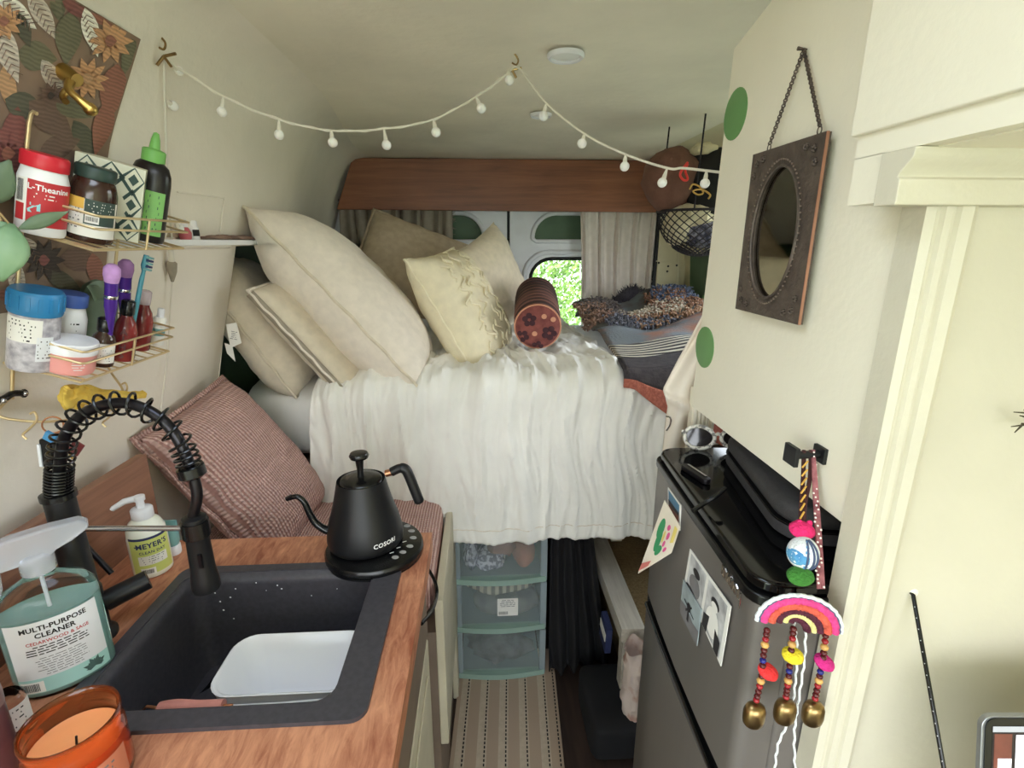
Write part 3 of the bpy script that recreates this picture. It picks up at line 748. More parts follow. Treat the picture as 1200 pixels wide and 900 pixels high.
for k in range(9):
    a = math.pi * k / 8; L_ = .012 + .004 * (k % 2); c_, s_ = math.cos(a), math.sin(a)
    b.add([(0, 0, 0), (c_ * L_ * .6 - s_ * .003, s_ * L_ * .6 + c_ * .003, 0), (c_ * L_, s_ * L_, 0), (c_ * L_ * .6 + s_ * .003, s_ * L_ * .6 - c_ * .003, 0)], [(0, 1, 2, 3)])
wrap(b, .62, .0195).build('plant_print', 'succulent', t)
MB().lathe([(.0175, .172), (.0185, .174), (.0185, .196), (.014, .2)], 24).build('ribbed_collar', 'trigger_plastic', t, smooth=True)
hp_ = [(-.046, .186), (-.05, .205), (-.05, .222), (-.02, .229), (.02, .232), (.05, .231), (.06, .224), (.058, .216), (.04, .205), (.022, .198), (.014, .19)]
b = MB(); n = len(hp_); b.add([(x, y, z) for y in (-.011, .011) for x, z in hp_], [tuple(range(n)), tuple(range(n, 2 * n))[::-1]] + [(i, (i + 1) % n, n + (i + 1) % n, n + i) for i in range(n)])
b.build('spray_hood', 'trigger_plastic', t, bevel=.004)
MB().tube([(-.03, 0, .205), (-.04, -.004, .19), (-.041, -.006, .165), (-.05, -.008, .14)], [.006, .006, .005, .004], 8).build('trigger', 'trigger_plastic', t, smooth=True)
MB().tube([(0, 0, .18), (.002, 0, .06), (.008, 0, .01)], .0022, 8).build('dip_tube', 'cloudy_white', t, smooth=True)
# ---- orange carton at the frame edge, dark bottle and a labelled jar
mk('orange_card', (226, 150, 92), .7, rgb2=(214, 128, 78), scale=60); mk('pink_card', (206, 164, 152), .7, var=.1, scale=50)
t = thing('orange_carton', 'orange and pink printed carton behind the cleaner spray bottle', 'carton', (-.672, .565, CZ), Matrix.Rotation(.5, 3, 'Z'))
MB().bx(-.02, .024, -.03, .03, 0, .135).build('carton_body', 'orange_card', t, bevel=.002)
MB().bx(-.0205, .0245, -.0305, .0305, .0, .112).build('carton_sleeve', 'pink_card', t, bevel=.002)
mk('maroon_plastic', (96, 58, 60), .3, var=.15, scale=30); mk('mauve_cap', (140, 112, 110), .35, var=.1)
dpb = P(-10, 880, z=CZ + .03)
t = thing('maroon_bottle', 'dark maroon bottle with a mauve shoulder next to the amber candle', 'bottle', (dpb.x, dpb.y, CZ))
MB().lathe([(.020, 0), (.022, .003), (.022, .085), (.0215, .09)], 20).build('bottle_body', 'maroon_plastic', t, smooth=True)
MB().lathe([(.0225, .088), (.023, .10), (.021, .135), (.015, .15), (.0001, .153)], 20).build('bottle_cap', 'mauve_cap', t, smooth=True)
wp = P(13, 862, z=CZ)
t = thing('labelled_jar', 'small clear jar with white printed label beside the spray bottle', 'jar', (wp.x - .006, wp.y + .012, CZ))
MB().lathe([(.017, 0), (.019, .003), (.019, .045), (.015, .05)], 20).build('jar_body', 'clear_plastic', t, smooth=True)
band(.0193, -2.2, .6, .006, .04).build('label', 'paper', t, smooth=True)
oncyl(textlines(5, .03, .0055, .35, 6), .0196, -.75, .023).build('small_print', 'ink', t)
# ---- amber candle
mk('amber_glass', (246, 150, 90), .05, var=0, trans=.95, ior=1.45); mk('candle_wax', (246, 176, 120), .5, var=.05, sss=.2); mk('candle_label', (196, 120, 92), .6, var=.05)
cr = .046; cc = P(81, 842, z=CZ + .088)
t = thing('amber_candle_jar', 'amber glass candle jar with peach wax at the worktop front', 'candle', (cc.x, cc.y, CZ))
MB().lathe([(.0001, 0), (cr * .94, 0), (cr, .004), (cr, .060), (cr * .97, .068), (cr * .93, .073), (cr * .97, .078), (cr * .99, .084), (cr * .97, .088), (cr * .93, .086), (cr * .9, .074), (cr * .93, .066), (cr * .95, .058), (cr * .95, .008), (.0001, .006)], 48, cap=False).build('jar_glass', 'amber_glass', t, smooth=True)
MB().lathe([(.0001, .008), (cr * .93, .009), (cr * .93, .056), (cr * .8, .053), (.0001, .052)], 40, cap=False).build('wax', 'candle_wax', t, smooth=True)
MB().tube([(0, 0, .052), (.001, .001, .062)], .0012, 6).build('wick', 'ink', t)
ca = math.atan2(-cc.y, -cc.x)
band(cr * 1.004, ca - .7, ca + .9, .010, .048).build('label', 'candle_label', t, smooth=True)
oncyl(textlines(5, .055, .006, .4, 8), cr * 1.008, ca + .15, .028).build('small_print', 'ink_grey', t)
# ---- kettle
K = Vector((-.224, .908, CZ))
t = thing('gooseneck_kettle', 'matte black electric gooseneck kettle on its round control base', 'kettle', K)
kz = lambda py: P(430, py, y=K.y).z - CZ
zl = kz(553); zs = kz(566); zk = kz(530)
rb = .094
bp_ = [(rb * .94, 0), (rb, .005), (rb, .014), (rb * .97, .019), (rb * .8, .021), (.07, .022)]
b_ = MB().lathe(bp_, 48, Matrix.Translation((.006, -.008, 0))).build('control_base', 'satin_black', t, smooth=True)
MB().lathe([(rb * .985, .0001), (rb * .985, .004)], 48, Matrix.Translation((.006, -.008, -.0))).build('base_foot', 'gunmetal', b_)
body = [(.068, .024), (.0715, .028), (.0725, .036), (.0715, .05), (.066, .075), (.058, .10), (.0505, .13), (.045, .155), (.042, zs - .008), (.0415, zs), (.0405, zs + .003)]
MB().lathe(body, 48, Matrix.Translation((-.012, .0, 0))).build('kettle_body', 'matte_black', t, smooth=True)
MB().lathe([(.0415, zs + .001), (.0415, zs + .007), (.036, zs + .012), (.02, zs + .014), (.0001, zs + .015)], 40, Matrix.Translation((-.012, 0, 0)), cap=False).build('lid', 'satin_black', t, smooth=True)
MB().lathe([(.006, zs + .013), (.0055, zs + .022), (.008, zk - .014), (.0165, zk - .011), (.0185, zk - .006), (.016, zk - .001), (.008, zk)], 24, Matrix.Translation((-.012, 0, 0))).build('lid_knob', 'satin_black', t, smooth=True)
yk = K.y - .015
spt = bez([P(393, 623, y=yk), P(382, 621, y=yk), P(370, 613, y=yk), P(362, 600, y=yk), P(356, 588, y=yk), P(348, 582, y=yk), P(339, 584, y=yk)], 6)
MB().tube(spt, [.0085 - .0042 * i / (len(spt) - 1) for i in range(len(spt))], 12).build('gooseneck_spout', 'satin_black', t, smooth=True, world=True)
MB().tube([P(336, 585, y=yk), P(342, 582, y=yk)], [.0045, .005], 12).build('spout_tip', 'gunmetal', t, world=True, smooth=True)
yk = K.y
MB().tube([P(452, 555, y=yk), P(460, 553, y=yk)], .0068, 12).build('handle_ferrule', 'copper', t, world=True, smooth=True)
hd = bez([P(459, 553, y=yk), P(468, 549, y=yk), P(475, 550, y=yk), P(480, 559, y=yk), P(486, 574, y=yk), P(492, 589, y=yk)], 6)
MB().tube(hd, [.0088] * 8 + [.0098] * (len(hd) - 9) + [.007], 14).build('handle', 'matte_black', t, world=True, smooth=True)
ca = math.atan2(-K.y, -K.x)
oncyl(text('COSORI', .0125, .02, 1.05), .0722, ca + .50, .047).xf(Matrix.Translation((-.012, 0, 0))).build('brand_print', 'white_ink', t)
mk('button_grey', (150, 148, 146), .5, var=0)
for k, (px, py) in enumerate(((463, 653), (472, 647), (480, 640), (484, 630), (482, 622), (477, 616))):
    p = P(px, py, z=CZ + .0215); r_ = .0058
    MB().lathe([(r_, 0), (r_ * .9, .0015), (.0001, .0018)], 14, Matrix.Translation((p.x - K.x, p.y - K.y, .0205)), sx=1.25, cap=False).build('touch_button', 'button_grey', b_, smooth=True)
for (px, py) in ((459, 648), (467, 642), (474, 635)):
    p = P(px, py, z=CZ + .0215); MB().box((p.x - K.x, p.y - K.y, .0218), (.008, .0022, .0006), Matrix.Rotation(.5, 3, 'Z')).build('indicator_mark', 'white_ink', b_)
# ================================================================ LEFT WALL: wallpaper, caddy, shelf, lights
# ---- wallpaper panel
mk('wp_base', (146, 122, 104), .8, rgb2=(124, 106, 92), scale=8)
WPC = {'grey': (168, 156, 144), 'pale': (196, 188, 176), 'olive': (92, 88, 66), 'dkolive': (74, 72, 58), 'orange': (172, 122, 80), 'amber': (160, 118, 80), 'rust': (130, 78, 62), 'brown': (96, 72, 60), 'maroon': (112, 62, 58), 'dark': (60, 50, 46)}
for k, c in WPC.items():
    g_ = sum(c) / 3; c = tuple(int(min(255, (v * .75 + g_ * .25) * 1.34)) for v in c); wave_mat('wp_' + k, c, tuple(int(v * .88) for v in c), 60, 'Z', 4, .8, 0, .2, .8)
edge = [(165, 46), (150, 95), (136, 140), (126, 180), (126, 240), (126, 300), (118, 350)]
inner = lambda px, py: wallhit(px, py, .004)
NR = 16
def wp_fn(u, v):
    py = 46 + (350 - 46) * v
    for (a, c), (d, e) in zip(edge, edge[1:]):
        if py <= e + 1e-6: px = a + (d - a) * (py - c) / (e - c); break
    R_ = inner(px, py)
    y = R_.y + (.36 - R_.y) * u
    return Vector((xw(R_.z, y) + .004, y, R_.z))
t = thing('wallpaper_panel', 'brown, orange and grey botanical wallpaper panel on the sloping left wall', 'wallpaper', inner(60, 350))
MB().grid(wp_fn, 12, NR).build('paper_sheet', 'wp_base', t, world=True, smooth=True)
def wp_pt(px, py, off): return wallhit(px, py, .004 + off)
def inside(px, py):
    if px < -60 or py > 352: return False
    top = (px - 90) * .6 + 0
    if px > 90 and py < 2 + (px - 90) * .6: return False
    for (a, c), (d, e) in zip(edge, edge[1:]):
        if c <= py <= e: return px < a + (d - a) * (py - c) / (e - c) - 1
    return True
def leaf_print(cx, cy, L_, W_, ang, col, off, veins=None):
    a = math.radians(ang); ca, sa = math.cos(a), math.sin(a); pts = []
    N = 8
    for s_ in (1, -1):
        for k in range(N + 1):
            f = k / N if s_ == 1 else 1 - k / N
            w_ = W_ * math.sin(math.pi * f ** .8) * s_
            x = (f - .5) * 2 * L_; pts.append((cx + x * ca - w_ * sa, cy + x * sa + w_ * ca))
    q = [];
    for p_ in pts:
        px, py = p_
        for _ in range(12):
            if inside(px, py): break
            px += (cx - px) * .2; py += (cy - py) * .2
        q.append((px, py))
    b = MB(); b.add([wp_pt(px, py, off) for px, py in q], [tuple(range(len(q)))])
    return b
rnd = random.Random(11)
leaves = [(50, 18, 34, 11, 60, 'grey'), (20, 15, 30, 12, 40, 'pale'), (8, 60, 40, 14, 70, 'grey'), (80, 45, 32, 16, 95, 'olive'), (107, 38, 30, 10, 75, 'pale'),
          (44, 66, 24, 18, 10, 'olive'), (28, 35, 22, 9, 70, 'dkolive'), (150, 66, 26, 8, 105, 'olive'), (132, 108, 34, 16, 100, 'rust'), (120, 150, 34, 12, 105, 'rust'),
          (62, 92, 26, 10, 60, 'grey'), (10, 105, 30, 10, 80, 'amber'), (30, 125, 26, 16, 20, 'dkolive'), (60, 140, 34, 18, 40, 'brown'), (85, 125, 26, 14, 30, 'olive'),
          (100, 165, 28, 12, 60, 'dkolive'), (70, 172, 26, 14, -20, 'brown'), (15, 160, 36, 14, 100, 'maroon'), (118, 20, 22, 8, 40, 'rust'), (92, 12, 22, 8, 30, 'maroon'), (68, 8, 20, 9, 80, 'olive'),
          (42, 300, 26, 9, 60, 'grey'), (20, 330, 30, 10, 80, 'grey'), (95, 305, 26, 14, 10, 'brown'), (112, 318, 22, 10, 80, 'rust'), (10, 350, 20, 10, 10, 'rust'), (-15, 250, 40, 16, 80, 'maroon'), (-20, 330, 30, 14, 70, 'dkolive'), (75, 330, 26, 10, 30, 'dkolive'), (-10, 20, 30, 12, 50, 'orange')]
for i, (cx, cy, L_, W_, an, c) in enumerate(leaves):
    leaf_print(cx, cy, L_, W_, an, c, .0006 + .0004 * (i % 5)).build('printed_leaf', 'wp_' + c, t, world=True)
    if c in ('grey', 'pale'):
        a = math.radians(an); b = MB()
        for k in range(7):
            f = -.7 + .22 * k; x0, y0 = cx + f * L_ * math.cos(a), cy + f * L_ * math.sin(a)
            for s_ in (1, -1):
                x1, y1 = x0 + W_ * .8 * math.cos(a + s_ * .8), y0 + W_ * .8 * math.sin(a + s_ * .8)
                if inside(x1, y1) and inside(x0, y0): b.tube([wp_pt(x0, y0, .003), wp_pt(x1, y1, .003)], .0006, 3)
        if b.v: b.build('leaf_veins', 'wp_brown', t, world=True)['kind'] = 'stuff'
for (cx, cy, R_, c, c2) in ((130, 48, 26, 'orange', 'rust'), (103, 92, 24, 'orange', 'amber'), (5, 25, 22, 'orange', 'rust'), (52, 305, 24, 'dark', 'maroon'), (10, 180, 30, 'maroon', 'rust'), (60, 112, 16, 'brown', 'dark')):
    for k in range(10):
        a = 36 * k; x, y = cx + R_ * .55 * math.cos(math.radians(a)), cy + R_ * .55 * math.sin(math.radians(a))
        if inside(x, y): leaf_print(x, y, R_ * .5, R_ * .2, a, c, .0028).build('printed_petal', 'wp_' + c, t, world=True)
    leaf_print(cx, cy, R_ * .28, R_ * .28, 0, c2, .0034).build('printed_flower_centre', 'wp_' + c2, t, world=True)
# brass hook screwed to it
h0 = wallhit(74, 84, .006)
t = thing('brass_wall_hook', 'brass coat hook fixed on the botanical wallpaper', 'hook', h0)
MB().tube([h0, h0 + Vector((.02, -.005, -.012))], [.012, .009], 12).build('hook_plate', 'brass', t, world=True, smooth=True)
s0 = wallhit(76, 100, .02)
MB().tube(bez([h0 + Vector((.012, -.004, -.01)), wallhit(80, 104, .03), wallhit(92, 116, .045), wallhit(104, 126, .055)], 5), [.006, .006, .006, .0055, .005, .005, .0048, .0048, .0048, .0048, .005, .0055, .006, .0065, .007, .0075], 10).build('hook_arm', 'brass', t, world=True, smooth=True)
MB().sphere(wallhit(106, 128, .056), .009, 12, 8).build('hook_knob', 'brass', t, world=True, smooth=True)
MB().tube(bez([h0 + Vector((.012, -.004, -.016)), wallhit(74, 112, .02), wallhit(77, 119, .03)], 5), .0045, 8).build('hook_arm', 'brass', t, world=True, smooth=True)
# ---- wire caddy (hangs flat against the sloping wall)
CO = Vector((-.703, .776, 1.319)); CPH = math.radians(17)
CRM = Matrix(((math.cos(CPH), 0, math.sin(CPH)), (0, 1, 0), (-math.sin(CPH), 0, math.cos(CPH))))
CXD, CZD = CRM.col[0].copy(), CRM.col[2].copy()
def CL(x, y, z): return CO + CRM @ Vector((x, y, z))
def cloc(px, py, xl):
    p = PP(px, py, CO + CXD * xl, CXD); q = CRM.transposed() @ (p - CO); return q
BD, BL, HU = .105, .225, .200
t = thing('wire_caddy', 'two-tier gold wire caddy hanging on the left wall', 'caddy', CO, CRM)
wr_ = .0019
def basket(z0, nm):
    r = MB()
    loop = lambda z, x0=0, d=0: [(x0, 0, z), (BD, 0, z), (BD, BL, z), (x0, BL, z)]
    o_ = MB().tube(loop(z0), wr_ * 1.15, 8, closed=True).build(nm, 'gold_wire', t, smooth=True)
    for k in range(9):
        y = BL * (k + .5) / 9; MB().tube([(0, y, z0 + .0), (BD, y, z0 + .0)], wr_ * .75, 6).build('floor_wire', 'gold_wire', o_, smooth=True)
    for z in (z0 + .03, z0 + .048):
        MB().tube([(.004, -.002, z), (BD, -.002, z), (BD + .003, .004, z), (BD + .003, BL, z), (.004, BL, z)], wr_, 8).build('rail_wire', 'gold_wire', o_, smooth=True)
    for (x, y) in ((.012, -.002), (BD + .003, BL * .5), (.012, BL)):
        MB().tube([(x, y, z0), (x, y, z0 + .048)], wr_, 8).build('upright_wire', 'gold_wire', o_, smooth=True)
basket(0, 'basket'); basket(HU, 'basket')
for y, tp_ in ((.012, .14), (BL - .012, .02)):
    MB().tube(bez([(.004, y, -.06), (.002, y, 0), (.002, y, HU), (.003, y, HU + tp_), (.012, y + .0, HU + tp_ + .015)], 4), .0026, 8).build('side_rod', 'gold_wire', t, smooth=True)
MB().tube(bez([(.004, .012, -.055), (.006, -.015, -.075), (.03, .0, -.085), (.06, .03, -.088), (.085, .09, -.09), (.06, .18, -.088), (.01, BL, -.075), (.004, BL - .012, -.05)], 6), .0022, 8).build('bottom_rail', 'gold_wire', t, smooth=True)
for k, (x, y) in enumerate(((.035, .006), (.088, .10), (.05, .19))):
    MB().tube(bez([(x, y, -.074), (x + .006, y, -.07), (x + .01, y, -.082), (x, y, -.10), (x - .008, y, -.112), (x - .002, y, -.118)], 5), .0017, 7).build('hanging_hook', 'gold_wire', t, smooth=True)
# dark bracket holding the lower rod
bk = [wallhit(2, 468, .012), wallhit(28, 461, .012)]
t = thing('black_wall_bracket', 'small black screwed bracket clamping the caddy rod to the wall', 'bracket', bk[0])
MB().tube(bez([bk[0] + Vector((-.02, -.02, 0)), bk[0], bk[0].lerp(bk[1], .5) + Vector((0, 0, .004)), bk[1]], 5), [.005] * 15 + [.007], 10).build('clamp_bar', 'satin_black', t, world=True, smooth=True)
for q in (bk[0] + Vector((.006, -.004, -.001)), bk[1] + Vector((.006, -.004, .001))):
    MB().sphere(q, .004, 8, 6).build('screw_head', 'steel', t, world=True, smooth=True)
# -- things in the caddy
def inst(name, label, cat, px, py, xl, zbase, group='toiletries in the wire caddy', rotz=0.0, tilt=None):
    q = cloc(px, py, xl); M_ = CRM @ Matrix.Rotation(rotz, 3, 'Z')
    if tilt is not None: M_ = M_ @ tilt
    return thing(name, label, cat, CL(xl, q.y, zbase + .003), M_, group)
def camang(t_):
    v_ = (MW[t_.name].to_3x3().inverted() @ (CAMP - MW[t_.name].translation)); return math.atan2(v_.y, v_.x)
mk('red_cap', (206, 40, 54), .35, var=0); mk('red_label', (190, 50, 56), .5, var=.04); mk('aqua_ink', (150, 210, 216), .6, var=0)
mk('amber_bottle', (56, 34, 26), .15, var=0, spec=.7); mk('green_cap', (42, 62, 56), .4, var=0); mk('yellow_label', (222, 180, 84), .6, var=0); mk('darkgreen_label', (58, 76, 70), .6, var=0)
mk('pattern_cream', (226, 226, 204), .6, var=.02); mk('pattern_green', (60, 84, 78), .6, var=.05); mk('black_bottle', (34, 30, 30), .3, var=0); mk('lime_plastic', (120, 182, 96), .4, var=0); mk('lime_label', (134, 190, 110), .55, var=.03)
# 1 L-theanine
t = inst('supplement_bottle', 'white supplement bottle with red cap and red label in upper caddy basket', 'bottle', 49, 245, .036, HU)
r = .0295
MB().lathe([(r * .95, 0), (r, .004), (r, .078), (r * .93, .086), (.026, .092), (.026, .096)], 32).build('bottle', 'white_plastic', t, smooth=True)
MB().lathe([(.0275, .094), (.028, .096), (.028, .112), (.026, .1145), (.0001, .115)], 32, cap=False).build('cap', 'red_cap', t, smooth=True)
ca = camang(t)
band(r * 1.006, ca - 1.25, ca - .62, .020, .078).build('side_label', 'paper', t, smooth=True)
oncyl(barcode(.011, .03, 8), r * 1.012, ca - .95, .060).build('barcode', 'ink', t)
band(r * 1.008, ca - 1.2, ca - .7, .018, .042).build('red_tab', 'red_label', t, smooth=True)
band(r * 1.006, ca - .6, ca + 1.5, .014, .078).build('front_label', 'red_label', t, smooth=True)
oncyl(text('L-Theanine', .0115, .02), r * 1.012, ca + .27, .068).build('name_print', 'white_ink', t)
oncyl(textlines(2, .03, .005, .35, 3), r * 1.012, ca + .1, .057).build('small_print', 'paper', t)
ar = MB(); ar.add([(-.006, -.006, 0), (-.001, -.006, 0), (-.004, -.002, 0), (.004, .004, 0), (.004, -.003, 0), (.008, -.003, 0), (.008, .008, 0), (-.004, .008, 0), (-.004, .004, 0), (.0, .004, 0), (-.007, -.002, 0)], [(0, 1, 2, 3, 9, 10), (3, 4, 5, 6, 7, 8, 9)])
oncyl(ar, r * 1.012, ca - .32, .038).build('arrow_print', 'aqua_ink', t)
t.scale = (.92, .92, .92)
# 2 amber bottle
t = inst('vitamin_bottle', 'brown vitamin bottle with dark green cap and white label in upper caddy', 'bottle', 108, 250, .066, HU)
r = .028
MB().lathe([(r * .95, 0), (r, .004), (r, .068), (r * .94, .077), (.024, .085), (.022, .088), (.022, .092)], 32).build('bottle', 'amber_bottle', t, smooth=True)
MB().lathe([(.024, .0885), (.0245, .09), (.0245, .1035), (.0225, .1055), (.0001, .106)], 32, cap=False).build('cap', 'green_cap', t, smooth=True)
ca = camang(t)
band(r * 1.006, ca - 1.3, ca + 1.3, .008, .060, 24).build('label', 'paper', t, smooth=True)
band(r * 1.012, ca - 1.3, ca - .35, .046, .061).build('label_band', 'yellow_label', t, smooth=True)
band(r * 1.012, ca - .33, ca + 1.1, .026, .061).build('label_band', 'darkgreen_label', t, smooth=True)
oncyl(textlines(6, .026, .0052, .35, 13), r * 1.016, ca - .85, .032).build('small_print', 'ink_grey', t)
oncyl(textlines(4, .034, .004, .35, 14), r * 1.016, ca + .4, .051).build('small_print', 'paper', t)
band(r * 1.014, ca - .28, ca + .3, .028, .040).build('barcode_panel', 'paper', t, smooth=True)
oncyl(barcode(.014, .006, 4), r * 1.018, ca, .034).build('barcode', 'ink', t)
# 3 patterned box
t = inst('patterned_carton', 'carton with green and cream diamond pattern in the upper caddy basket', 'carton', 142, 240, .044, HU, rotz=math.radians(28))
bw, bd_, bh = .058, .034, .116
MB().bx(-bw, bw * .5, -bd_, bd_, 0, bh).build('carton_body', 'pattern_cream', t, bevel=.0008)
def diamonds(face, x0, x1, z0, z1, nx, nz_):
    dx, dz = (x1 - x0) / nx, (z1 - z0) / nz_
    b = MB()
    for i in range(nx):
        for j in range(nz_):
            cx, cz_ = x0 + dx * (i + .5), z0 + dz * (j + .5)
            for s_, hol in ((.64, .44), (.24, 0)):
                o = [(cx, cz_ + dz * s_), (cx + dx * s_, cz_), (cx, cz_ - dz * s_), (cx - dx * s_, cz_)]
                if hol:
                    i_ = [(cx, cz_ + dz * hol), (cx + dx * hol, cz_), (cx, cz_ - dz * hol), (cx - dx * hol, cz_)]
                    cl = lambda q: (max(x0, min(x1, q[0])), max(z0, min(z1, q[1])))
                    b.add([face(*cl(q)) for q in o + i_], [(k, (k + 1) % 4, 4 + (k + 1) % 4, 4 + k) for k in range(4)])
                else: b.add([face(*q) for q in o], [(0, 1, 2, 3)])
    b.build('diamond_print', 'pattern_green', t)
diamonds(lambda a, c: (a, -bd_ - .0006, c), -bw, bw * .5, 0, bh, 3, 3)
diamonds(lambda a, c: (bw * .5 + .0006, a, c), -bd_, bd_, 0, bh, 2, 3)
diamonds(lambda a, c: (-bw - .0006, a, c), -bd_, bd_, 0, bh, 2, 3)
MB().add([(-.012, -bd_ - .001, bh * .45), (.0, -bd_ - .001, bh * .62), (.012, -bd_ - .001, bh * .45), (.0, -bd_ - .001, bh * .25)], [(0, 1, 2, 3)]).build('label_patch', 'pattern_cream', t)
# 4 squeeze bottle
t = inst('squeeze_bottle', 'dark squeeze bottle with lime green spout cap in the upper caddy', 'bottle', 172, 250, .06, HU)
r = .031
MB().lathe([(r * .95, 0), (r, .004), (r, .098), (r * .96, .112), (r * .8, .125), (.016, .132)], 32, sx=1, sy=.75).build('bottle', 'black_bottle', t, smooth=True)
MB().lathe([(.0165, .130), (.017, .132), (.017, .148), (.015, .150), (.008, .152), (.0065, .166), (.004, .176), (.0001, .178)], 24, cap=False).build('spout_cap', 'lime_plastic', t, smooth=True)
ca = camang(t)
band(r * 1.012, ca - .5, ca + .75, .012, .085, 16, 1, .75).build('label', 'lime_label', t, smooth=True)
oncyl(textlines(7, .022, .009, .5, 21), r * 1.02, ca + .15, .05, 1, .75).build('label_print', 'pattern_green', t)
# -- lower basket
mk('blue_cap', (50, 130, 184), .35, var=.04); mk('blue_lid', (66, 96, 170), .4, var=0); mk('glitter_label', (206, 202, 208), .35, rgb2=(150, 146, 156), scale=90, detail=8)
mk('clear_tint', (226, 214, 222), .12, var=0, trans=.6, ior=1.2); mk('pink_cream', (240, 166, 160), .3, var=.03, sss=.2); mk('pouch_green', (126, 144, 122), .5, rgb2=(104, 122, 102), scale=10)
mk('red_bottle', (150, 60, 56), .12, rgb2=(96, 34, 36), scale=20); mk('purple_gloss', (84, 50, 150), .12, metal=.3, var=0); mk('bristle_lilac', (196, 150, 210), .9, var=.1, scale=90); mk('bristle_mauve', (150, 110, 160), .9, var=.1, scale=90); mk('tooth_teal', (70, 140, 156), .35, var=0)
t = inst('spice_shaker', 'clear container with a ribbed blue lid in the lower caddy basket', 'container', 40, 390, .033, 0)
r = .029
MB().lathe([(r * .95, 0), (r, .004), (r, .082), (r * .96, .088)], 32).build('container_body', 'glitter_label', t, smooth=True)
MB().lathe([(r * 1.04, .084), (r * 1.08, .087), (r * 1.08, .114), (r * 1.0, .118), (.0001, .119)], 32, cap=False).build('lid', 'blue_cap', t, smooth=True)
for k in range(16):
    a = 2 * math.pi * k / 16; MB().box((r * 1.085 * math.cos(a), r * 1.085 * math.sin(a), .102), (.002, .004, .020), Matrix.Rotation(a, 3, 'Z')).build('lid_rib', 'blue_cap', t)
ca = camang(t)
band(r * 1.008, ca - 1.4, ca + .3, .045, .080, 20).build('label', 'paper', t, smooth=True)
oncyl(textlines(6, .04, .0055, .4, 31), r * 1.014, ca - .55, .062).build('small_print', 'ink', t)
band(r * 1.008, ca + .1, ca + .8, .018, .055, 12).build('fact_label', 'label_white', t, smooth=True)
oncyl(textlines(6, .018, .005, .4, 32), r * 1.014, ca + .45, .036).build('small_print', 'ink_grey', t)
t = inst('pill_bottle', 'white pill bottle with plain blue lid behind the pink jar', 'bottle', 82, 375, .026, 0)
r = .022
MB().lathe([(r * .95, 0), (r, .004), (r, .062), (r * .9, .072), (.018, .08), (.018, .086)], 28).build('bottle', 'white_plastic', t, smooth=True)
MB().lathe([(.0205, .083), (.021, .085), (.021, .101), (.0195, .103), (.0001, .1035)], 28, cap=False).build('lid', 'blue_lid', t, smooth=True)
oncyl(textlines(1, .03, .005, .5, 35), r * 1.01, camang(t), .058).build('print', 'ink', t)
oncyl(textlines(2, .03, .006, .3, 36), r * 1.01, camang(t), .044).build('print', 'ink_grey', t)
t = inst('pink_cream_jar', 'squat pink cream jar with a white lid in the lower caddy basket', 'jar', 84, 415, .070, 0)
r = .030
MB().lathe([(r * .94, 0), (r, .005), (r * 1.02, .033)], 36).build('jar', 'pink_cream', t, smooth=True)
MB().lathe([(r * 1.06, .031), (r * 1.07, .033), (r * 1.07, .046), (r * 1.03, .0485), (.0001, .049)], 36, cap=False).build('lid', 'white_gloss', t, smooth=True)
oncyl(textlines(4, .018, .004, .3, 37), r * 1.03, camang(t) + .3, .016).build('print', 'white_ink', t)
t = inst('dropper_bottle', 'small black glass bottle with white label beside the pink jar', 'bottle', 121, 405, .082, 0)
r = .0165
MB().lathe([(r * .95, 0), (r, .003), (r, .042), (r * .85, .05), (.009, .056), (.009, .06)], 24).build('bottle', 'amber_bottle', t, smooth=True)
MB().lathe([(.0105, .058), (.011, .06), (.011, .077), (.009, .079), (.0001, .0795)], 24, cap=False).build('cap', 'satin_black', t, smooth=True)
ca = camang(t); band(r * 1.01, ca - 1.2, ca + 1.2, .007, .040, 16).build('label', 'paper', t, smooth=True)
oncyl(textlines(5, .024, .0045, .35, 38), r * 1.02, ca + .1, .020).build('small_print', 'ink_grey', t)
# pouch
t = inst('foil_pouch', 'folded sage green pouch standing at the back of the lower basket', 'pouch', 116, 370, .02, 0)
def pch(u, v):
    bl = math.sin(math.pi * u) ** .6 * (1 - v) ** .5
    return lambda s_: Vector((.0 + s_ * (.003 + .014 * bl) + .004 * nz(u * 4, v * 5, s_), -.042 + .084 * u + .006 * nz(v * 3, u, 2), .11 * v + .008 * math.sin(u * 5) * v))
b = MB(); b.grid(lambda u, v: pch(u, v)(1), 14, 14); b.grid(lambda u, v: pch(u, v)(-1), 14, 14)
b.build('pouch_body', 'pouch_green', t, smooth=True, weld=True)
MB().grid(lambda u, v: Vector((.006 + .014 * v + .003 * nz(u * 5, v * 3), -.044 + .088 * u, .112 - .022 * v + .004 * nz(u * 4, 3))), 14, 6).build('folded_flap', 'pouch_green', t, smooth=True, solid=.001)
# two red bottles
for (px, pxc, xl, lb__, hh, txt) in ((146, 395, .085, 'translucent dark red bottle printed with large letters in the lower caddy', .082, True), (164, 395, .070, 'slim maroon glass bottle behind the red printed bottle', .088, False)):
    t = inst('red_bottle', lb__, 'bottle', px, pxc, xl, 0); r = .0175
    MB().lathe([(r * .95, 0), (r, .004), (r, hh * .6), (r * .8, hh * .8), (.009, hh * .92), (.0085, hh)], 24).build('bottle', 'red_bottle', t, smooth=True)
    MB().lathe([(.0095, hh - .003), (.010, hh), (.010, hh + .02), (.008, hh + .022)], 20).build('cap', 'satin_black' if txt else 'clear_tint', t, smooth=True)
    if txt:
        ca = camang(t)
        for k, ch in enumerate('SHIA'):
            oncyl(text(ch, .015, .03), r * 1.02, ca - .1, .012 + .0135 * k).build('letter_print', 'maroon_plastic', t)
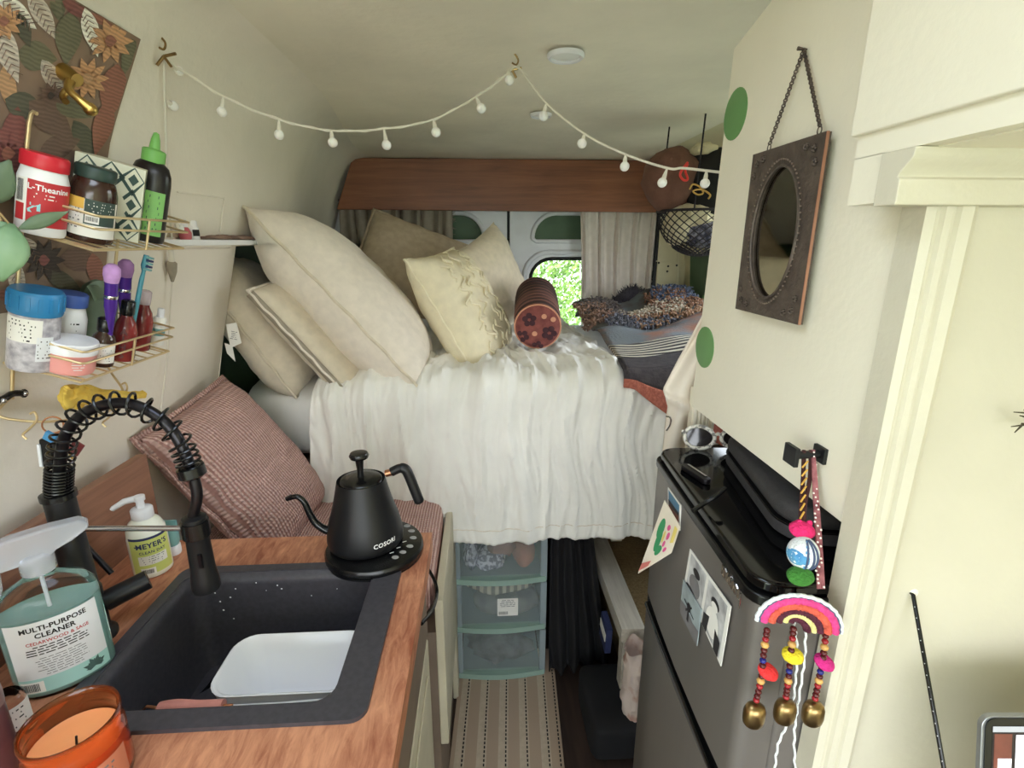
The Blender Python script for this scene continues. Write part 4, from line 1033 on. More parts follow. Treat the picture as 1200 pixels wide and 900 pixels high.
# brushes
for (px, py, xl, lb__, m2) in ((134, 322, .09, 'short purple make-up brush with lilac head leaning in the lower caddy', 'bristle_lilac'), (150, 316, .07, 'purple make-up brush with mauve head behind the lilac one', 'bristle_mauve')):
    q = cloc(px, py, xl); p = CL(xl, q.y, q.z)
    t = thing('makeup_brush', lb__, 'brush', p - CZD * .055, CRM @ Matrix.Rotation(.1, 3, 'X'), 'toiletries in the wire caddy')
    MB().lathe([(.004, -.045), (.006, -.02), (.0085, 0), (.009, .004), (.009, .04), (.0095, .044)], 20).build('brush_handle', 'purple_gloss', t, smooth=True)
    MB().lathe([(.0092, .018), (.0095, .019), (.0095, .022), (.0092, .023)], 20).build('ferrule_ring', 'chrome', t, smooth=True)
    MB().lathe([(.009, .042), (.0115, .055), (.011, .066), (.006, .072), (.0001, .073)], 20, cap=False).build('bristles', m2, t, smooth=True)
q = cloc(164, 318, .09); p = CL(.09, q.y, q.z)
t = thing('toothbrush', 'teal toothbrush standing bristles up among the red bottles', 'toothbrush', p - CZD * .075, CRM @ Matrix.Rotation(-.12, 3, 'X'), 'toiletries in the wire caddy')
MB().tube([(0, 0, -.02), (0, 0, .06), (0, .001, .075), (0, 0, .085), (0, 0, .103)], [.004, .0038, .003, .0055, .004], 10).build('toothbrush_handle', 'tooth_teal', t, smooth=True)
for k in range(5): MB().box((.006, 0, .08 + .005 * k), (.01, .007, .0035)).build('bristle_tuft', 'navy_ink' if k % 2 else 'teal_plastic', t)
t = inst('white_tube', 'small white labelled tube at the far end of the lower caddy basket', 'tube', 184, 400, .075, 0)
MB().lathe([(.010, 0), (.011, .002), (.011, .05), (.009, .055)], 18).build('tube_body', 'paper', t, smooth=True)
MB().lathe([(.006, .054), (.006, .07), (.005, .072)], 14).build('cap', 'cloudy_white', t, smooth=True)
band(.0112, -2.6, .2, .02, .034).build('label_stripe', 'teal_plastic', t, smooth=True)
# glove draped on the bottom rail
mk('yellow_cloth', (234, 202, 96), .9, rgb2=(210, 172, 72), scale=25, bump=.3, bscale=120)
gp = [wallhit(px, py, .075) for px, py in ((78, 470), (102, 461), (125, 464), (150, 464), (168, 462))]
t = thing('yellow_cleaning_cloth', 'crumpled yellow cloth draped over the bottom rail of the caddy', 'cloth', gp[2] - Vector((0, 0, .02)))
def ycl(u, v):
    p = bez(gp, 6)[min(24, int(u * 24))]
    a = v * 2 * math.pi; R_ = (.021 + .008 * nz(u * 5, 1)) * (1 - .55 * u) * (.75 + .5 * nz(math.cos(a) * 1.5 + u * 3, math.sin(a) * 1.5, u * 4))
    if u < .02: R_ *= .2
    return p + Vector((math.cos(a) * R_ * .8, 0, math.sin(a) * R_ + .004 * nz(u * 9, a)))
MB().grid(lambda u, v: ycl(v, u), 22, 25, wrap=True).build('folded_cloth', 'yellow_cloth', t, smooth=True, world=True)
MB().grid(lambda u, v: wallhit(74 + 34 * u, 454 + 22 * v + 3 * math.sin(u * 7), .09 + .01 * nz(u * 4, v * 4)) , 12, 8).build('loose_corner', 'yellow_cloth', t, smooth=True, world=True, solid=.002)
# keys
mk('key_blue', (70, 140, 190), .4, var=0); mk('dark_red_leather', (120, 48, 50), .6, var=.1)
kp = wallhit(62, 498, .075)
t = thing('bunch_of_keys', 'bunch of keys with a fob and red tag hanging from the caddy hook', 'keys', kp - Vector((0, 0, .05)))
MB().tube([kp + Vector((math.cos(a) * .011, math.cos(a) * .006, math.sin(a) * .013)) for a in [2 * math.pi * k / 18 for k in range(18)]], .0013, 6, closed=True).build('key_ring', 'copper', t, world=True, smooth=True)
fb = wallhit(58, 530, .085)
MB().box(fb, (.018, .014, .046), Matrix.Rotation(.12, 3, 'Y')).build('car_fob', 'satin_black', t, world=True, bevel=.003)
MB().box(fb + Vector((-.008, -.006, -.002)), (.004, .006, .036), Matrix.Rotation(.12, 3, 'Y')).build('fob_edge', 'label_white', t, world=True)
MB().box(wallhit(59, 512, .09), (.016, .006, .014), Matrix.Rotation(.6, 3, 'Y')).build('blue_tag', 'key_blue', t, world=True, bevel=.001)
MB().box(wallhit(89, 525, .08), (.018, .004, .024), Matrix.Rotation(.7, 3, 'Y')).build('red_tag', 'dark_red_leather', t, world=True, bevel=.001)
MB().box(wallhit(80, 528, .078), (.004, .002, .03), Matrix.Rotation(-.3, 3, 'Y')).build('key_blade', 'brass', t, world=True)
MB().lathe([(.008, -.001), (.008, .001)], 14, Matrix.Translation(wallhit(70, 512, .08)) @ Matrix.Rotation(1.57, 4, 'X')).build('key_bow', 'copper', t, world=True)
# ---- little white shelf and things on it
sh = thing('white_wall_shelf', 'narrow white shelf on the left wall at the pillow end', 'shelf', (-.64, 1.28, 1.486))
sz = 1.4955
b = plate([[(-.70, 1.00), (-.612, 1.00), (-.602, 1.2), (-.604, 1.4), (-.615, 1.515), (-.78, 1.515), (-.70, 1.3)]], .012).xf(Matrix.Translation((0, 0, sz - .012)))
b.build('shelf_board', 'white_plastic', sh, world=True, bevel=.002)
MB().poly([(-.69, 1.12, 1.47), (-.69, 1.44, 1.47), (-.66, 1.44, sz - .012), (-.66, 1.12, sz - .012)], .006).build('shelf_batten', 'cream_wall', sh, world=True)
mk('nail_pink', (196, 100, 110), .3, var=.1)
def onshelf(px, x): p = P(px, 275, x=x); return Vector((x, p.y, sz))
p = onshelf(217, -.645); t = thing('pink_bottle', 'small pink bottle with white cap on the white shelf', 'bottle', p)
MB().lathe([(.010, 0), (.012, .003), (.013, .014), (.009, .024), (.006, .027)], 18).build('bottle', 'nail_pink', t, smooth=True)
MB().lathe([(.007, .026), (.008, .028), (.008, .040), (.006, .042)], 16).build('cap', 'white_plastic', t, smooth=True)
p = onshelf(227, -.65); t = thing('white_pill_bottle', 'small white bottle with dark stripe on the white shelf', 'bottle', p)
MB().lathe([(.011, 0), (.012, .003), (.012, .026), (.009, .03)], 18).build('bottle', 'white_plastic', t, smooth=True)
MB().lathe([(.010, .03), (.010, .04), (.008, .042)], 16).build('cap', 'white_plastic', t, smooth=True)
band(.0124, -1.2, .2, .008, .022).build('label_stripe', 'ink', t, smooth=True)
p = onshelf(203, -.655); t = thing('grey_card_box', 'grey-brown cardboard flap leaning at the near end of the shelf', 'cardboard', p)
MB().poly([P(197, 278, x=-.655), P(214, 278, x=-.655), P(213, 243, x=-.655), P(197, 232, x=-.655)], .006, (-1, 0, 0)).build('card_panel', 'linen_taupe', t, world=True)
p0, p1 = onshelf(236, -.64), onshelf(300, -.64)
t = thing('folded_eye_mask', 'crumpled brown and mauve cloth lying along the white shelf', 'cloth', p0)
mk('mauve_cloth', (168, 140, 126), .9, rgb2=(86, 62, 56), scale=18)
MB().grid(lambda u, v: Vector((-.675 + .06 * v, p0.y + (p1.y - p0.y) * u, sz + .002 + .012 * (math.sin(math.pi * u) ** .5) * math.sin(math.pi * v) ** .5 * (.7 + .8 * abs(nz(u * 7, v * 3))))), 30, 10).build('crumpled_fabric', 'mauve_cloth', t, smooth=True, world=True)
# ---- string lights
mk('cord_white', (222, 216, 204), .5, var=0); mk('bulb_frost', (244, 242, 240), .3, var=0, sss=.3)
t = thing('string_lights', 'string of small frosted globe lights swagged under the ceiling', 'string lights', P(603, 90, y=1.32))
hooks = [(188, 50), (603, 70)]
YM = P(603, 72, z=1.885).y; Y0 = wallhit(192, 66, .012).y
def sy(px):
    if px < 603: return Y0 + (YM - Y0) * ((px - 190) / 413) ** .8
    return YM + (.93 + .1 - YM) * ((px - 603) / 240)
cord1 = [(192, 70), (203, 76), (262, 113), (327, 140), (388, 153), (450, 151), (508, 140), (560, 112), (590, 90), (603, 78)]
cord2 = [(603, 78), (612, 84), (640, 121), (685, 157), (733, 181), (782, 197), (800, 197), (828, 200), (845, 202)]
def sp_(q): return P(q[0], q[1], y=sy(q[0]))
cb = bez([sp_(q) for q in cord1], 8); MB().tube(cb, .0022, 6).build('cord', 'cord_white', t, world=True, smooth=True)
MB().tube([p + Vector((.003 * math.sin(i * 1.1), 0, .0025 * math.cos(i * 1.1))) for i, p in enumerate(cb)], .0013, 5).build('cord', 'cord_white', t, world=True, smooth=True)
MB().tube(bez([sp_(q) for q in cord2], 8), .0025, 6).build('cord', 'cord_white', t, world=True, smooth=True)
bulbs = [((262, 113), (260, 131)), ((327, 140), (327, 158)), ((388, 153), (390, 167)), ((450, 151), (453, 170)), ((508, 140), (511, 155)), ((558, 114), (564, 127)), ((596, 82), (597, 94)), ((640, 121), (637, 136)), ((685, 157), (682, 168)), ((733, 181), (732, 195)), ((782, 197), (776, 214)), ((828, 200), (826, 215))]
def bulb(top, c, r_):
    g = MB().sphere(c, r_, 14, 9).build('bulb', 'bulb_frost', t, world=True, smooth=True)
    n_ = (top - c).normalized()
    MB().tube([c + n_ * r_ * .8, c + n_ * r_ * 1.6, top], [r_ * .5, r_ * .42, .0018], 8).build('bulb_socket', 'cord_white', g, world=True, smooth=True)
for a, c in bulbs:
    y = sy(a[0]); bulb(P(*a, y=y), P(*c, y=y), 5.6 * (P(*c, y=y) - CAMP).dot(CF) / FPX)
bulb(wallhit(199, 74, .01), wallhit(210, 83, .014), .008); bulb(wallhit(196, 118, .01), wallhit(203, 124, .013), .009)
# hanging tail of the cord down the wall to its plug
tail = bez([wallhit(*q, .006) for q in ((192, 70), (193, 110), (195, 180), (198, 240), (202, 285))], 6)
MB().tube(tail, .002, 6).build('cord_tail', 'cord_white', t, world=True, smooth=True)
MB().tube([wallhit(200, 292, .012), wallhit(201, 306, .012)], [.006, .006], 10).build('plug_body', 'cord_white', t, world=True, smooth=True)
MB().tube([wallhit(201, 306, .012), wallhit(201, 309, .012), wallhit(202, 318, .012), wallhit(202, 330, .012)], [.006, .011, .009, .003], 10).build('adapter', 'grey_band', t, world=True, smooth=True)
MB().tube(bez([wallhit(202, 330, .012), wallhit(199, 370, .012), wallhit(197, 410, .012), wallhit(190, 470, .012), wallhit(184, 520, .012)], 6), .0016, 6).build('cord_tail', 'cord_white', t, world=True, smooth=True)
bulb(wallhit(206, 262, .012), wallhit(210, 268, .012), .0095)
for (px, py, y) in ((188, 50, Y0), (603, 70, YM)):
    p = P(px, py, y=y)
    h = MB().tube(bez([Vector((p.x, p.y, 1.9 if px > 300 else p.z + .02)), p + Vector((.0, 0, .012)), p + Vector((.008, 0, 0)), p + Vector((.004, 0, -.01)), p + Vector((-.006, 0, -.006))], 5), .002, 6).build('ceiling_hook', 'bell_brass', smooth=True)
    tag(h, 'little metal cup hook ' + ('above the left swag of string lights' if px < 300 else 'holding the middle of the string lights'), 'hook', 'ceiling hooks')
# knotted tie
for (px, py, y) in ((192, 66, Y0), (600, 82, YM)):
    p = P(px, py, y=y)
    for d_ in ((.022, -.002, .004), (-.014, 0, -.014), (.01, 0, -.016)): MB().tube([p, p + Vector(d_)], .0025, 6).build('tie_wire', 'bell_brass', t, world=True)
# ---- trailing plant
mk('plant_leaf', (150, 178, 140), .45, rgb2=(116, 150, 112), scale=12); mk('plant_leaf_dark', (112, 132, 104), .5, rgb2=(96, 116, 90), scale=12); mk('plant_stem', (176, 150, 104), .6)
pl0 = P(-60, 60, d=.62)
t = thing('trailing_house_plant', 'trailing green house plant with rounded leaves beside the wire caddy', 'plant', Vector((pl0.x, pl0.y, 1.9 - .22)))
MB().lathe([(.035, 0), (.045, .004), (.055, .07), (.052, .07), (.04, .01)], 20).build('hanging_pot', 'linen_taupe', t, smooth=True)
for a in (0, 2.1, 4.2): MB().tube([(.054 * math.cos(a), .054 * math.sin(a), .068), (0, 0, .218)], .0015, 5).build('pot_cord', 'cord_white', t)
def leaf3(base, tip, width, bend, mat):
    base, tip = Vector(base), Vector(tip); ax = tip - base; n_ = (base - CAMP).normalized(); side = ax.cross(n_).normalized()
    def fn(u, v):
        w_ = width * math.sin(math.pi * min(.97, max(.02, v)) ** .85) * (u - .5) * 2
        return base + ax * v + side * w_ - n_ * (bend * math.sin(math.pi * v) - .25 * abs(w_))
    MB().grid(fn, 7, 10).build('leaf', mat, t, smooth=True, world=True, solid=.0006)
D = .66
stem = bez([pl0 + Vector((0, 0, -.0)), P(-30, 140, d=D), P(-8, 225, d=D), P(2, 265, d=D), P(8, 280, d=D)], 6)
MB().tube(stem, .0022, 6).build('stem', 'plant_stem', t, world=True, smooth=True)
leaf3(P(-22, 240, d=D), P(12, 188, d=D), .020, .006, 'plant_leaf_dark')
leaf3(P(14, 262, d=D - .01), P(2, 330, d=D - .02), .021, .01, 'plant_leaf')
leaf3(P(22, 268, d=D - .01), P(80, 248, d=D + .01), .0085, -.008, 'plant_leaf_dark')
leaf3(P(10, 262, d=D), P(-30, 290, d=D - .01), .018, .006, 'plant_leaf')
leaf3(P(-20, 160, d=D), P(-50, 190, d=D), .02, .006, 'plant_leaf')
MB().tube([P(0, 250, d=D), P(12, 264, d=D), P(22, 268, d=D)], .0014, 6).build('stem', 'plant_stem', t, world=True, smooth=True)
# ================================================================ BED, BENCH, UNDER-BED
MZ0, MZ1 = .82, 1.065
BX0, BX1, BY0, BY1 = -.80, 1.0, 1.485, 2.84
mk('pink_stripe_dark', (150, 104, 98), .95)
# pink corduroy fabric
wave_mat('pink_corduroy', (214, 180, 172), (166, 124, 116), 42, 'X', 1.2, .95, .8, .25, .7, bscale2=30, noisevar=.08, bdist=.006)
# ---- bench seat between worktop and bed
t = thing('bench_box', 'cream sided bench box between the worktop and the bed', 'bench', (-.43, 1.2, 0))
MB().bx(-.76, -.118, .985, 1.44, 0, .63).build('box_body', 'taupe_paint', t, world=True)
MB().bx(-.118, -.098, .985, 1.45, .30, .715).build('side_board', 'cabinet_paint', t, world=True, bevel=.003)
MB().bx(-.118, -.100, 1.395, 1.45, 0, .30).build('side_post', 'cabinet_paint', t, world=True, bevel=.003)
def softbox(x0, x1, y0, y1, z0, z1, bul, n=14):
    """upholstered block: superellipsoid-like box"""
    b = MB(); c = Vector(((x0 + x1) / 2, (y0 + y1) / 2, (z0 + z1) / 2)); h = Vector(((x1 - x0) / 2, (y1 - y0) / 2, (z1 - z0) / 2))
    def sp(u, v):
        th = (u - .5) * 2 * math.pi; ph = (v - .5) * math.pi
        e = .32
        f = lambda w_: math.copysign(abs(w_) ** e, w_)
        return c + Vector((h.x * f(math.cos(th)) * f(math.cos(ph)), h.y * f(math.sin(th)) * f(math.cos(ph)), h.z * f(math.sin(ph))))
    b.grid(sp, n * 4, n * 2, wrap=True)
    return b
softbox(-.75, -.122, .985, 1.44, .63, .76, .02).build('seat_cushion', 'pink_corduroy', t, world=True, smooth=True)
# ---- pillows
def pillow_mesh(w_, h_, th, pinch=.06, wr=.006, seed=0, n=30, p=3.2, edge=.0, sag=0):
    b = MB()
    def side(s_):
        def fn(u, v):
            a, c = u * 2 - 1, v * 2 - 1
            e = max(0, (1 - abs(a) ** p)) * max(0, (1 - abs(c) ** p))
            z = s_ * (th / 2) * e ** .55
            x = a * w_ / 2 * (1 - pinch * (1 - c * c)); y = c * h_ / 2 * (1 - pinch * (1 - a * a))
            ed = min(1, e * 3)
            k = wr * (nz(a * 2.2 + seed, c * 2.2, s_ * 3) + .6 * nz(a * 5 + seed, c * 5, s_ * 5))
            rad = wr * .9 * (1 - min(1, e * 1.6)) * math.sin((math.atan2(c, a)) * 14 + seed + 2 * nz(a * 2, c * 2, seed)) * min(1, e * 8)
            return Vector((x, y + sag * a * a, z + (k + rad) * ed * s_))
        return fn
    b.grid(side(1), n, n); b.grid(side(-1), n, n)
    return b
def pil(name, label, mat, c, xd, zd, w_, h_, th, piping=None, flange=0, **kw):
    """xd = direction of the width, zd = face normal"""
    R_ = axes(xd, zd)
    t_ = thing(name, label, 'pillow', Vector(c), R_, 'pillows piled on the bed')
    pillow_mesh(w_, h_, th, **kw).build('pillow_case', mat, t_, smooth=True, weld=True)
    pin = kw.get('pinch', .06)
    def per(o):
        pts = []
        for k in range(80):
            s_ = k / 80 * 4; i, f = int(s_), s_ % 1; q = f * 2 - 1
            a, c_ = ((q, -1), (1, q), (-q, 1), (-1, -q))[i]
            pts.append((a * (w_ / 2 + o) * (1 - pin * (1 - c_ * c_)), c_ * (h_ / 2 + o) * (1 - pin * (1 - a * a)) + kw.get('sag', 0) * a * a, .002 * math.sin(k * 1.7)))
        return pts
    if piping: MB().tube(per(.001), .0045, 7, closed=True).build('piping', piping, t_, smooth=True)
    if flange:
        a, c_ = per(0), per(flange); n = len(a)
        MB().add([Vector(q) for q in a] + [Vector(q) + Vector((0, 0, .006 * math.sin(i * .9))) for i, q in enumerate(c_)], [(i, (i + 1) % n, n + (i + 1) % n, n + i) for i in range(n)]).build('flange', piping or mat, t_, smooth=True, solid=.004)
    return t_
# pink cushion leaning on the bench
pc = P(268, 545, y=1.19)
pil('corduroy_cushion', 'large dusty pink corduroy cushion leaning beside the worktop', 'pink_corduroy', Vector((-.618, 1.262, .915)), (.02, 1, .10), (.84, -.24, .50), .31, .44, .17, pinch=.03, wr=.008, seed=4, p=4, flange=.012)
# ---- bed base
wood_mat('pine', (206, 196, 180), (170, 158, 142), axis=1, scale=4)
t = thing('bed_platform', 'raised wooden bed platform across the rear of the van', 'bed frame', (.1, 2.1, 0))
MB().bx(-.84, 1.02, 1.50, 2.85, .775, .815).build('deck', 'taupe_paint', t, world=True)
MB().bx(-.84, 1.02, 1.50, 1.53, .62, .775).build('front_rail', 'taupe_paint', t, world=True)
MB().bx(-.84, -.35, 1.51, 1.53, 0, .62).build('side_panel', 'taupe_paint', t, world=True)
q = P(716, 628, y=1.9)
MB().bx(.50, .545, 1.78, 1.82, .335, .775).build('leg', 'cream_gloss', t, world=True, bevel=.003)
MB().bx(-.05, 0, 2.2, 2.25, 0, .775).build('leg', 'taupe_paint', t, world=True, bevel=.003)
# ---- mattress with sheet
t = thing('mattress', 'mattress in a white fitted sheet on the bed platform', 'mattress', (.1, 2.1, MZ0))
b = softbox(BX0, BX1, BY0, BY1, MZ0, MZ1, .02, 16)
for p in b.v:
    p.z += .006 * nz(p.x * 6, p.y * 6) * (1 if p.z > .9 else .3); p.y -= (.01 * nz(p.x * 14, p.z * 9)) if p.y < 1.55 else 0
b.build('fitted_sheet', 'white_cloth', t, world=True, smooth=True)
# ---- duvet
def ridge(x): return (1 - abs(x)) ** 2
def wrinkle(x, y, z=0): return ridge(min(1, abs(nz(x, y, z)) * 2.2))
def duvet():
    FT = .45 / .97  # share of length on top
    Ltop, Ldrop = 1.28, .43
    def fn(u, v):
        s_ = v * (Ltop + .10 + Ldrop)
        xl = -.47 - .03 * sst((s_ - 1.0) / .5) + .02 * nz(s_ * 3, 1.5); xr_ = interp([(0, .40), (.5, .43), (.8, .45), (1.05, .49), (1.2, .555), (1.3, .565), (1.8, .555)], s_) + .015 * nz(s_ * 4, 7)
        x = xl + (xr_ - xl) * u
        # puff towards the middle
        puff = .02 * min(1, 6 * u * (1 - u) + .2)
        if s_ < Ltop:
            y = 2.76 - s_; z = MZ1 + .016 + puff; n_ = Vector((0, 0, 1)); front = 0
        elif s_ < Ltop + .10:
            a = (s_ - Ltop) / .10 * math.pi / 2; r_ = .0637
            y = 2.76 - Ltop - r_ * math.sin(a); z = MZ1 + .016 + puff - r_ * (1 - math.cos(a)); n_ = Vector((0, -math.sin(a), math.cos(a))); front = a / (math.pi / 2)
        else:
            d_ = s_ - Ltop - .10; y = 2.76 - Ltop - .0637 - .012 * math.sin(d_ * 5); z = MZ1 + .016 + puff - .0637 - d_; n_ = Vector((0, -1, 0)); front = 1
        near = sst((s_ - .55) / .6)
        # long folds running over the edge and down
        f1 = math.sin(x * 21 + 2.5 * nz(x * 3, s_ * 1.2, 2)) * .5 + math.sin(x * 37 + 3 * nz(x * 4, s_ * 1.8, 5)) * .3
        wob = x + .05 * nz(x * 2, s_ * 3, 9)
        sharp = wrinkle(wob * 7.5, s_ * 1.1, 3) * 1.0 + .6 * wrinkle(wob * 15, s_ * 2.6, 8) + .28 * wrinkle(wob * 34, s_ * 6, 18)
        top = wrinkle(x * 4.5 + s_ * 1.5, s_ * 5, 1) + .7 * wrinkle(x * 9, s_ * 9, 6) + .5 * wrinkle(x * 19, s_ * 11, 16)
        amp = .011 * f1 * (.35 + .65 * front) * near + .020 * sharp * (.25 + .75 * near) * (1 - .05 * front) + .012 * top * (1 - .75 * front)
        # hem: lifts and sways
        if front == 1:
            amp += .012 * math.sin(x * 9 + 1) * (s_ - Ltop - .1) / Ldrop
        z2 = .010 * nz(x * 5, 3) * front
        return Vector((x, y, z + z2)) + n_ * amp
    return fn
t = thing('duvet', 'crinkled white linen duvet hanging over the front of the bed', 'duvet', (.05, 1.45, .66))
fn = duvet()
MB().grid(fn, 240, 230).build('duvet_cover', 'white_cloth', t, world=True, smooth=True, solid=.012)
# stitched hem line
MB().tube([fn(k / 120, .975) + Vector((0, -.0065, 0)) for k in range(121)], .0016, 5).build('hem_stitch', 'linen_pale', t, world=True, smooth=True)
# side fall on the right end
def sf(u, v):
    y = 1.43 + .17 * u; d_ = .42 * v * (1 - .15 * u)
    return Vector((.562 + .02 * math.sin(v * 3) + .012 * wrinkle(u * 4, v * 3, 2) + .01 * u, y, 1.085 - d_))
MB().grid(sf, 24, 40).build('side_drop', 'white_cloth', t, world=True, smooth=True, solid=.01)
# ---- pillow pile
def mid(px, py, y): return P(px, py, y=y)
# folded mattress pad / long cushion at far left
pA = pil('folded_linen_cushion', 'folded oatmeal cushion with a care tag at the left wall', 'linen', mid(312, 379, 1.71), (.52, .02, -.85), (.85, .10, .52), .47, .42, .16, pinch=.0, wr=.006, seed=2, p=5, piping='linen')
ct = P(276, 400, y=1.46)
MB().poly([P(265, 380, y=1.44), P(277, 378, y=1.44), P(283, 402, y=1.44), P(270, 408, y=1.44)], .0008).build('care_tag', 'paper', pA, world=True)
MB().poly([P(263, 402, y=1.45), P(272, 405, y=1.45), P(276, 424, y=1.45), P(266, 414, y=1.45)], .0008).build('care_tag', 'paper', pA, world=True)
tl = textlines(5, .02, .005, .3, 50).xf(Matrix.Translation(P(274, 393, y=1.437)) @ axes((.95, 0, -.2), (0, -1, .1)).to_4x4()); tl.build('tag_print', 'ink_grey', pA, world=True)
# slim pillow with grey stripe
pB = pil('striped_edge_pillow', 'slim cream pillow with a grey ribbon band tucked behind the big pillow', 'linen', mid(380, 388, 1.62), (.60, .05, -.80), (.80, -.06, .60), .40, .40, .10, piping='linen_pale', pinch=.02, wr=.003, seed=8, p=5)
b = MB(); NB = 20
for i in range(NB + 1):
    a = -.96 + 1.92 * i / NB; yb_ = -.2 * (1 - .02 * (1 - a * a)) - .0055
    for z_ in (-.012, .012): b.v.append(Vector((a * .2, yb_ + .006 * abs(z_) / .012 - .003, z_)))
b.f = [(2 * i, 2 * i + 1, 2 * i + 3, 2 * i + 2) for i in range(NB)]
b.build('ribbon_band', 'grey_band', pB, smooth=True, solid=.002)
# big pillow
pC = pil('big_linen_pillow', 'biggest plump linen pillow with a zipped seam leaning on the pile', 'linen_pale', mid(416, 356, 1.70), (.66, -.10, -.745), (.745, .12, .66), .66, .52, .27, piping='linen', pinch=.05, wr=.008, seed=5)
# rear pillow
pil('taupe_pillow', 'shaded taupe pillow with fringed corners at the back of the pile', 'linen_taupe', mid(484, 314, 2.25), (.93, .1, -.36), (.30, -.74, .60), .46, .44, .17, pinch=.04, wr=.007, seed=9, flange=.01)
# embroidered pillow
pE = pil('embroidered_pillow', 'ivory pillow with a raised embroidered leaf panel in front of the pile', 'ivory_cotton', mid(544, 363, 1.80), (.52, -.12, -.84), (.80, -.34, .50), .44, .38, .20, pinch=.06, wr=.006, seed=12, piping='ivory_cotton')
rn = random.Random(4); MWe = MW[pE.name]; 
def pz(a, c, th=.20, p=3.2): return th / 2 * (max(0, (1 - abs(a) ** p)) * max(0, (1 - abs(c) ** p))) ** .55
for k in range(44):
    a0, c0 = -.85 + 1.7 * (k / 43), -.15 + .5 * math.sin(k * 1.9); an = rn.uniform(-.9, .9); L_ = .22
    pts = []
    for i in range(9):
        f = i / 8; a = a0 + L_ * (f - .5) * math.cos(an); c = c0 + L_ * 1.3 * (f - .5) * math.sin(an) + .06 * math.sin(f * 6 + k)
        a = max(-.93, min(.93, a)); pts.append((a * .22 * .97, c * .19 * .97, pz(a, c) + .004))
    MB().tube(pts, [.002 + .0022 * math.sin(math.pi * i / 8) for i in range(9)], 6).build('embroidery', 'ivory_cotton', pE, smooth=True)
pil('cream_pillow', 'upright cream pillow standing behind the embroidered one', 'linen', mid(576, 334, 2.10), (.36, .2, -.91), (.75, -.62, .22), .40, .36, .18, pinch=.07, wr=.006, seed=15)
# bolster
wave_mat('bolster_ribs', (116, 78, 70), (60, 40, 40), 9, 'Y', 1.0, .95, .6, .3, .7, bdist=.01)
mk('bolster_face', (140, 80, 74), .95, rgb2=(112, 60, 58), scale=40, bump=.3, bscale=120); mk('bolster_flower', (70, 42, 48), .95, var=.1); mk('bolster_pale', (206, 150, 122), .95)
bc = P(630, 382, y=1.69); bb = bc + Vector((.03, .36, .03)); rb_ = .079
ax = (bb - bc).normalized()
t = thing('bolster_cushion', 'round red-brown bolster cushion with a flowered end on the duvet', 'cushion', bc - Vector((0, 0, rb_)), axes((1, 0, 0), (0, 0, 1)) @ Matrix.Rotation(math.atan2(-ax.x, ax.y), 3, 'Z') @ Matrix.Rotation(.2, 3, 'X'))
RX = Matrix.Translation((0, 0, rb_)) @ Matrix.Rotation(-math.pi / 2, 4, 'X')
prof_ = []
for k in range(40):
    f = k / 39; prof_.append((rb_ * (1 + .025 * math.sin(f * 9 * 2 * math.pi)) * (1 - .1 * (2 * f - 1) ** 8), .004 + .355 * f))
MB().lathe(prof_, 40, RX).build('ribbed_cover', 'bolster_ribs', t, smooth=True)
MB().lathe([(rb_ * .985, .012), (rb_ * .94, .002), (rb_ * .7, -.006), (.0001, -.008)], 40, RX, cap=False).build('end_face', 'bolster_face', t, smooth=True)
MB().tube([RX @ Vector((rb_ * .96 * math.cos(a), rb_ * .96 * math.sin(a), .004)) for a in [2 * math.pi * k / 40 for k in range(40)]], .003, 6, closed=True).build('piping', 'bolster_pale', t, smooth=True)
for (fx, fz, R_) in ((-.028, .028, .024), (.038, -.018, .026), (-.05, -.03, .022), (.0, -.066, .02)):
    for k in range(5):
        a = 2 * math.pi * k / 5 + fx * 30; x, z = fx + R_ * .6 * math.cos(a), fz + R_ * .6 * math.sin(a)
        if math.hypot(x, z) < rb_ * .86: MB().lathe([(R_ * .42, 0), (R_ * .3, .0015), (.0001, .002)], 10, Matrix.Translation((x, -.0 + .0065 * (-1) + .010 * (math.hypot(x, z) / rb_) ** 4 - .002, rb_ + z)) @ Matrix.Rotation(math.pi / 2, 4, 'X'), cap=False).build('flower_petal', 'bolster_flower', t, smooth=True)
for (fx, fz) in ((.02, .04), (-.01, -.02), (.05, .03)):
    MB().lathe([(.009, 0), (.006, .0015), (.0001, .002)], 10, Matrix.Translation((fx, -.0085, rb_ + fz)) @ Matrix.Rotation(math.pi / 2, 4, 'X'), cap=False).build('pale_flower', 'bolster_pale', t, smooth=True)
# ---- woven throw on the right of the bed
wave_mat('throw_stripe', (214, 206, 190), (52, 46, 48), 9.5, 'Y', .6, .95, .5, .42, .58, dscale=1)
mk('throw_coral', (192, 116, 98), .95, rgb2=(164, 92, 78), scale=120, bump=.5, bscale=200); mk('throw_charcoal', (74, 68, 70), .95, rgb2=(58, 52, 56), scale=60, bump=.4, bscale=200)
mk('throw_brown', (148, 104, 84), .95, rgb2=(112, 118, 122), scale=5, bump=.4, bscale=120, lo=.42, hi=.58); mk('throw_teal', (110, 116, 118), .95, rgb2=(92, 84, 78), scale=14, bump=.4)
def tz(x, y):
    s_ = sst((y - 1.55) / .5)
    return 1.142 + .01 * math.sin(x * 14 + y * 3) + .02 * nz(x * 4, y * 4, 3) + .035 * s_ * (nz(x * 5, y * 5, 1) + .3) + .04 * sst((y - 2.1) / .4) + .05 * sst((x - .6) / .35)
t = thing('woven_throw', 'multicoloured woven throw with stripes and shaggy tufts on the bed', 'blanket', (.78, 2.0, 1.09))
TL = lambda y: interp([(1.43, .40), (1.52, .41), (1.7, .432), (1.9, .44), (2.2, .45), (2.6, .45)], y)
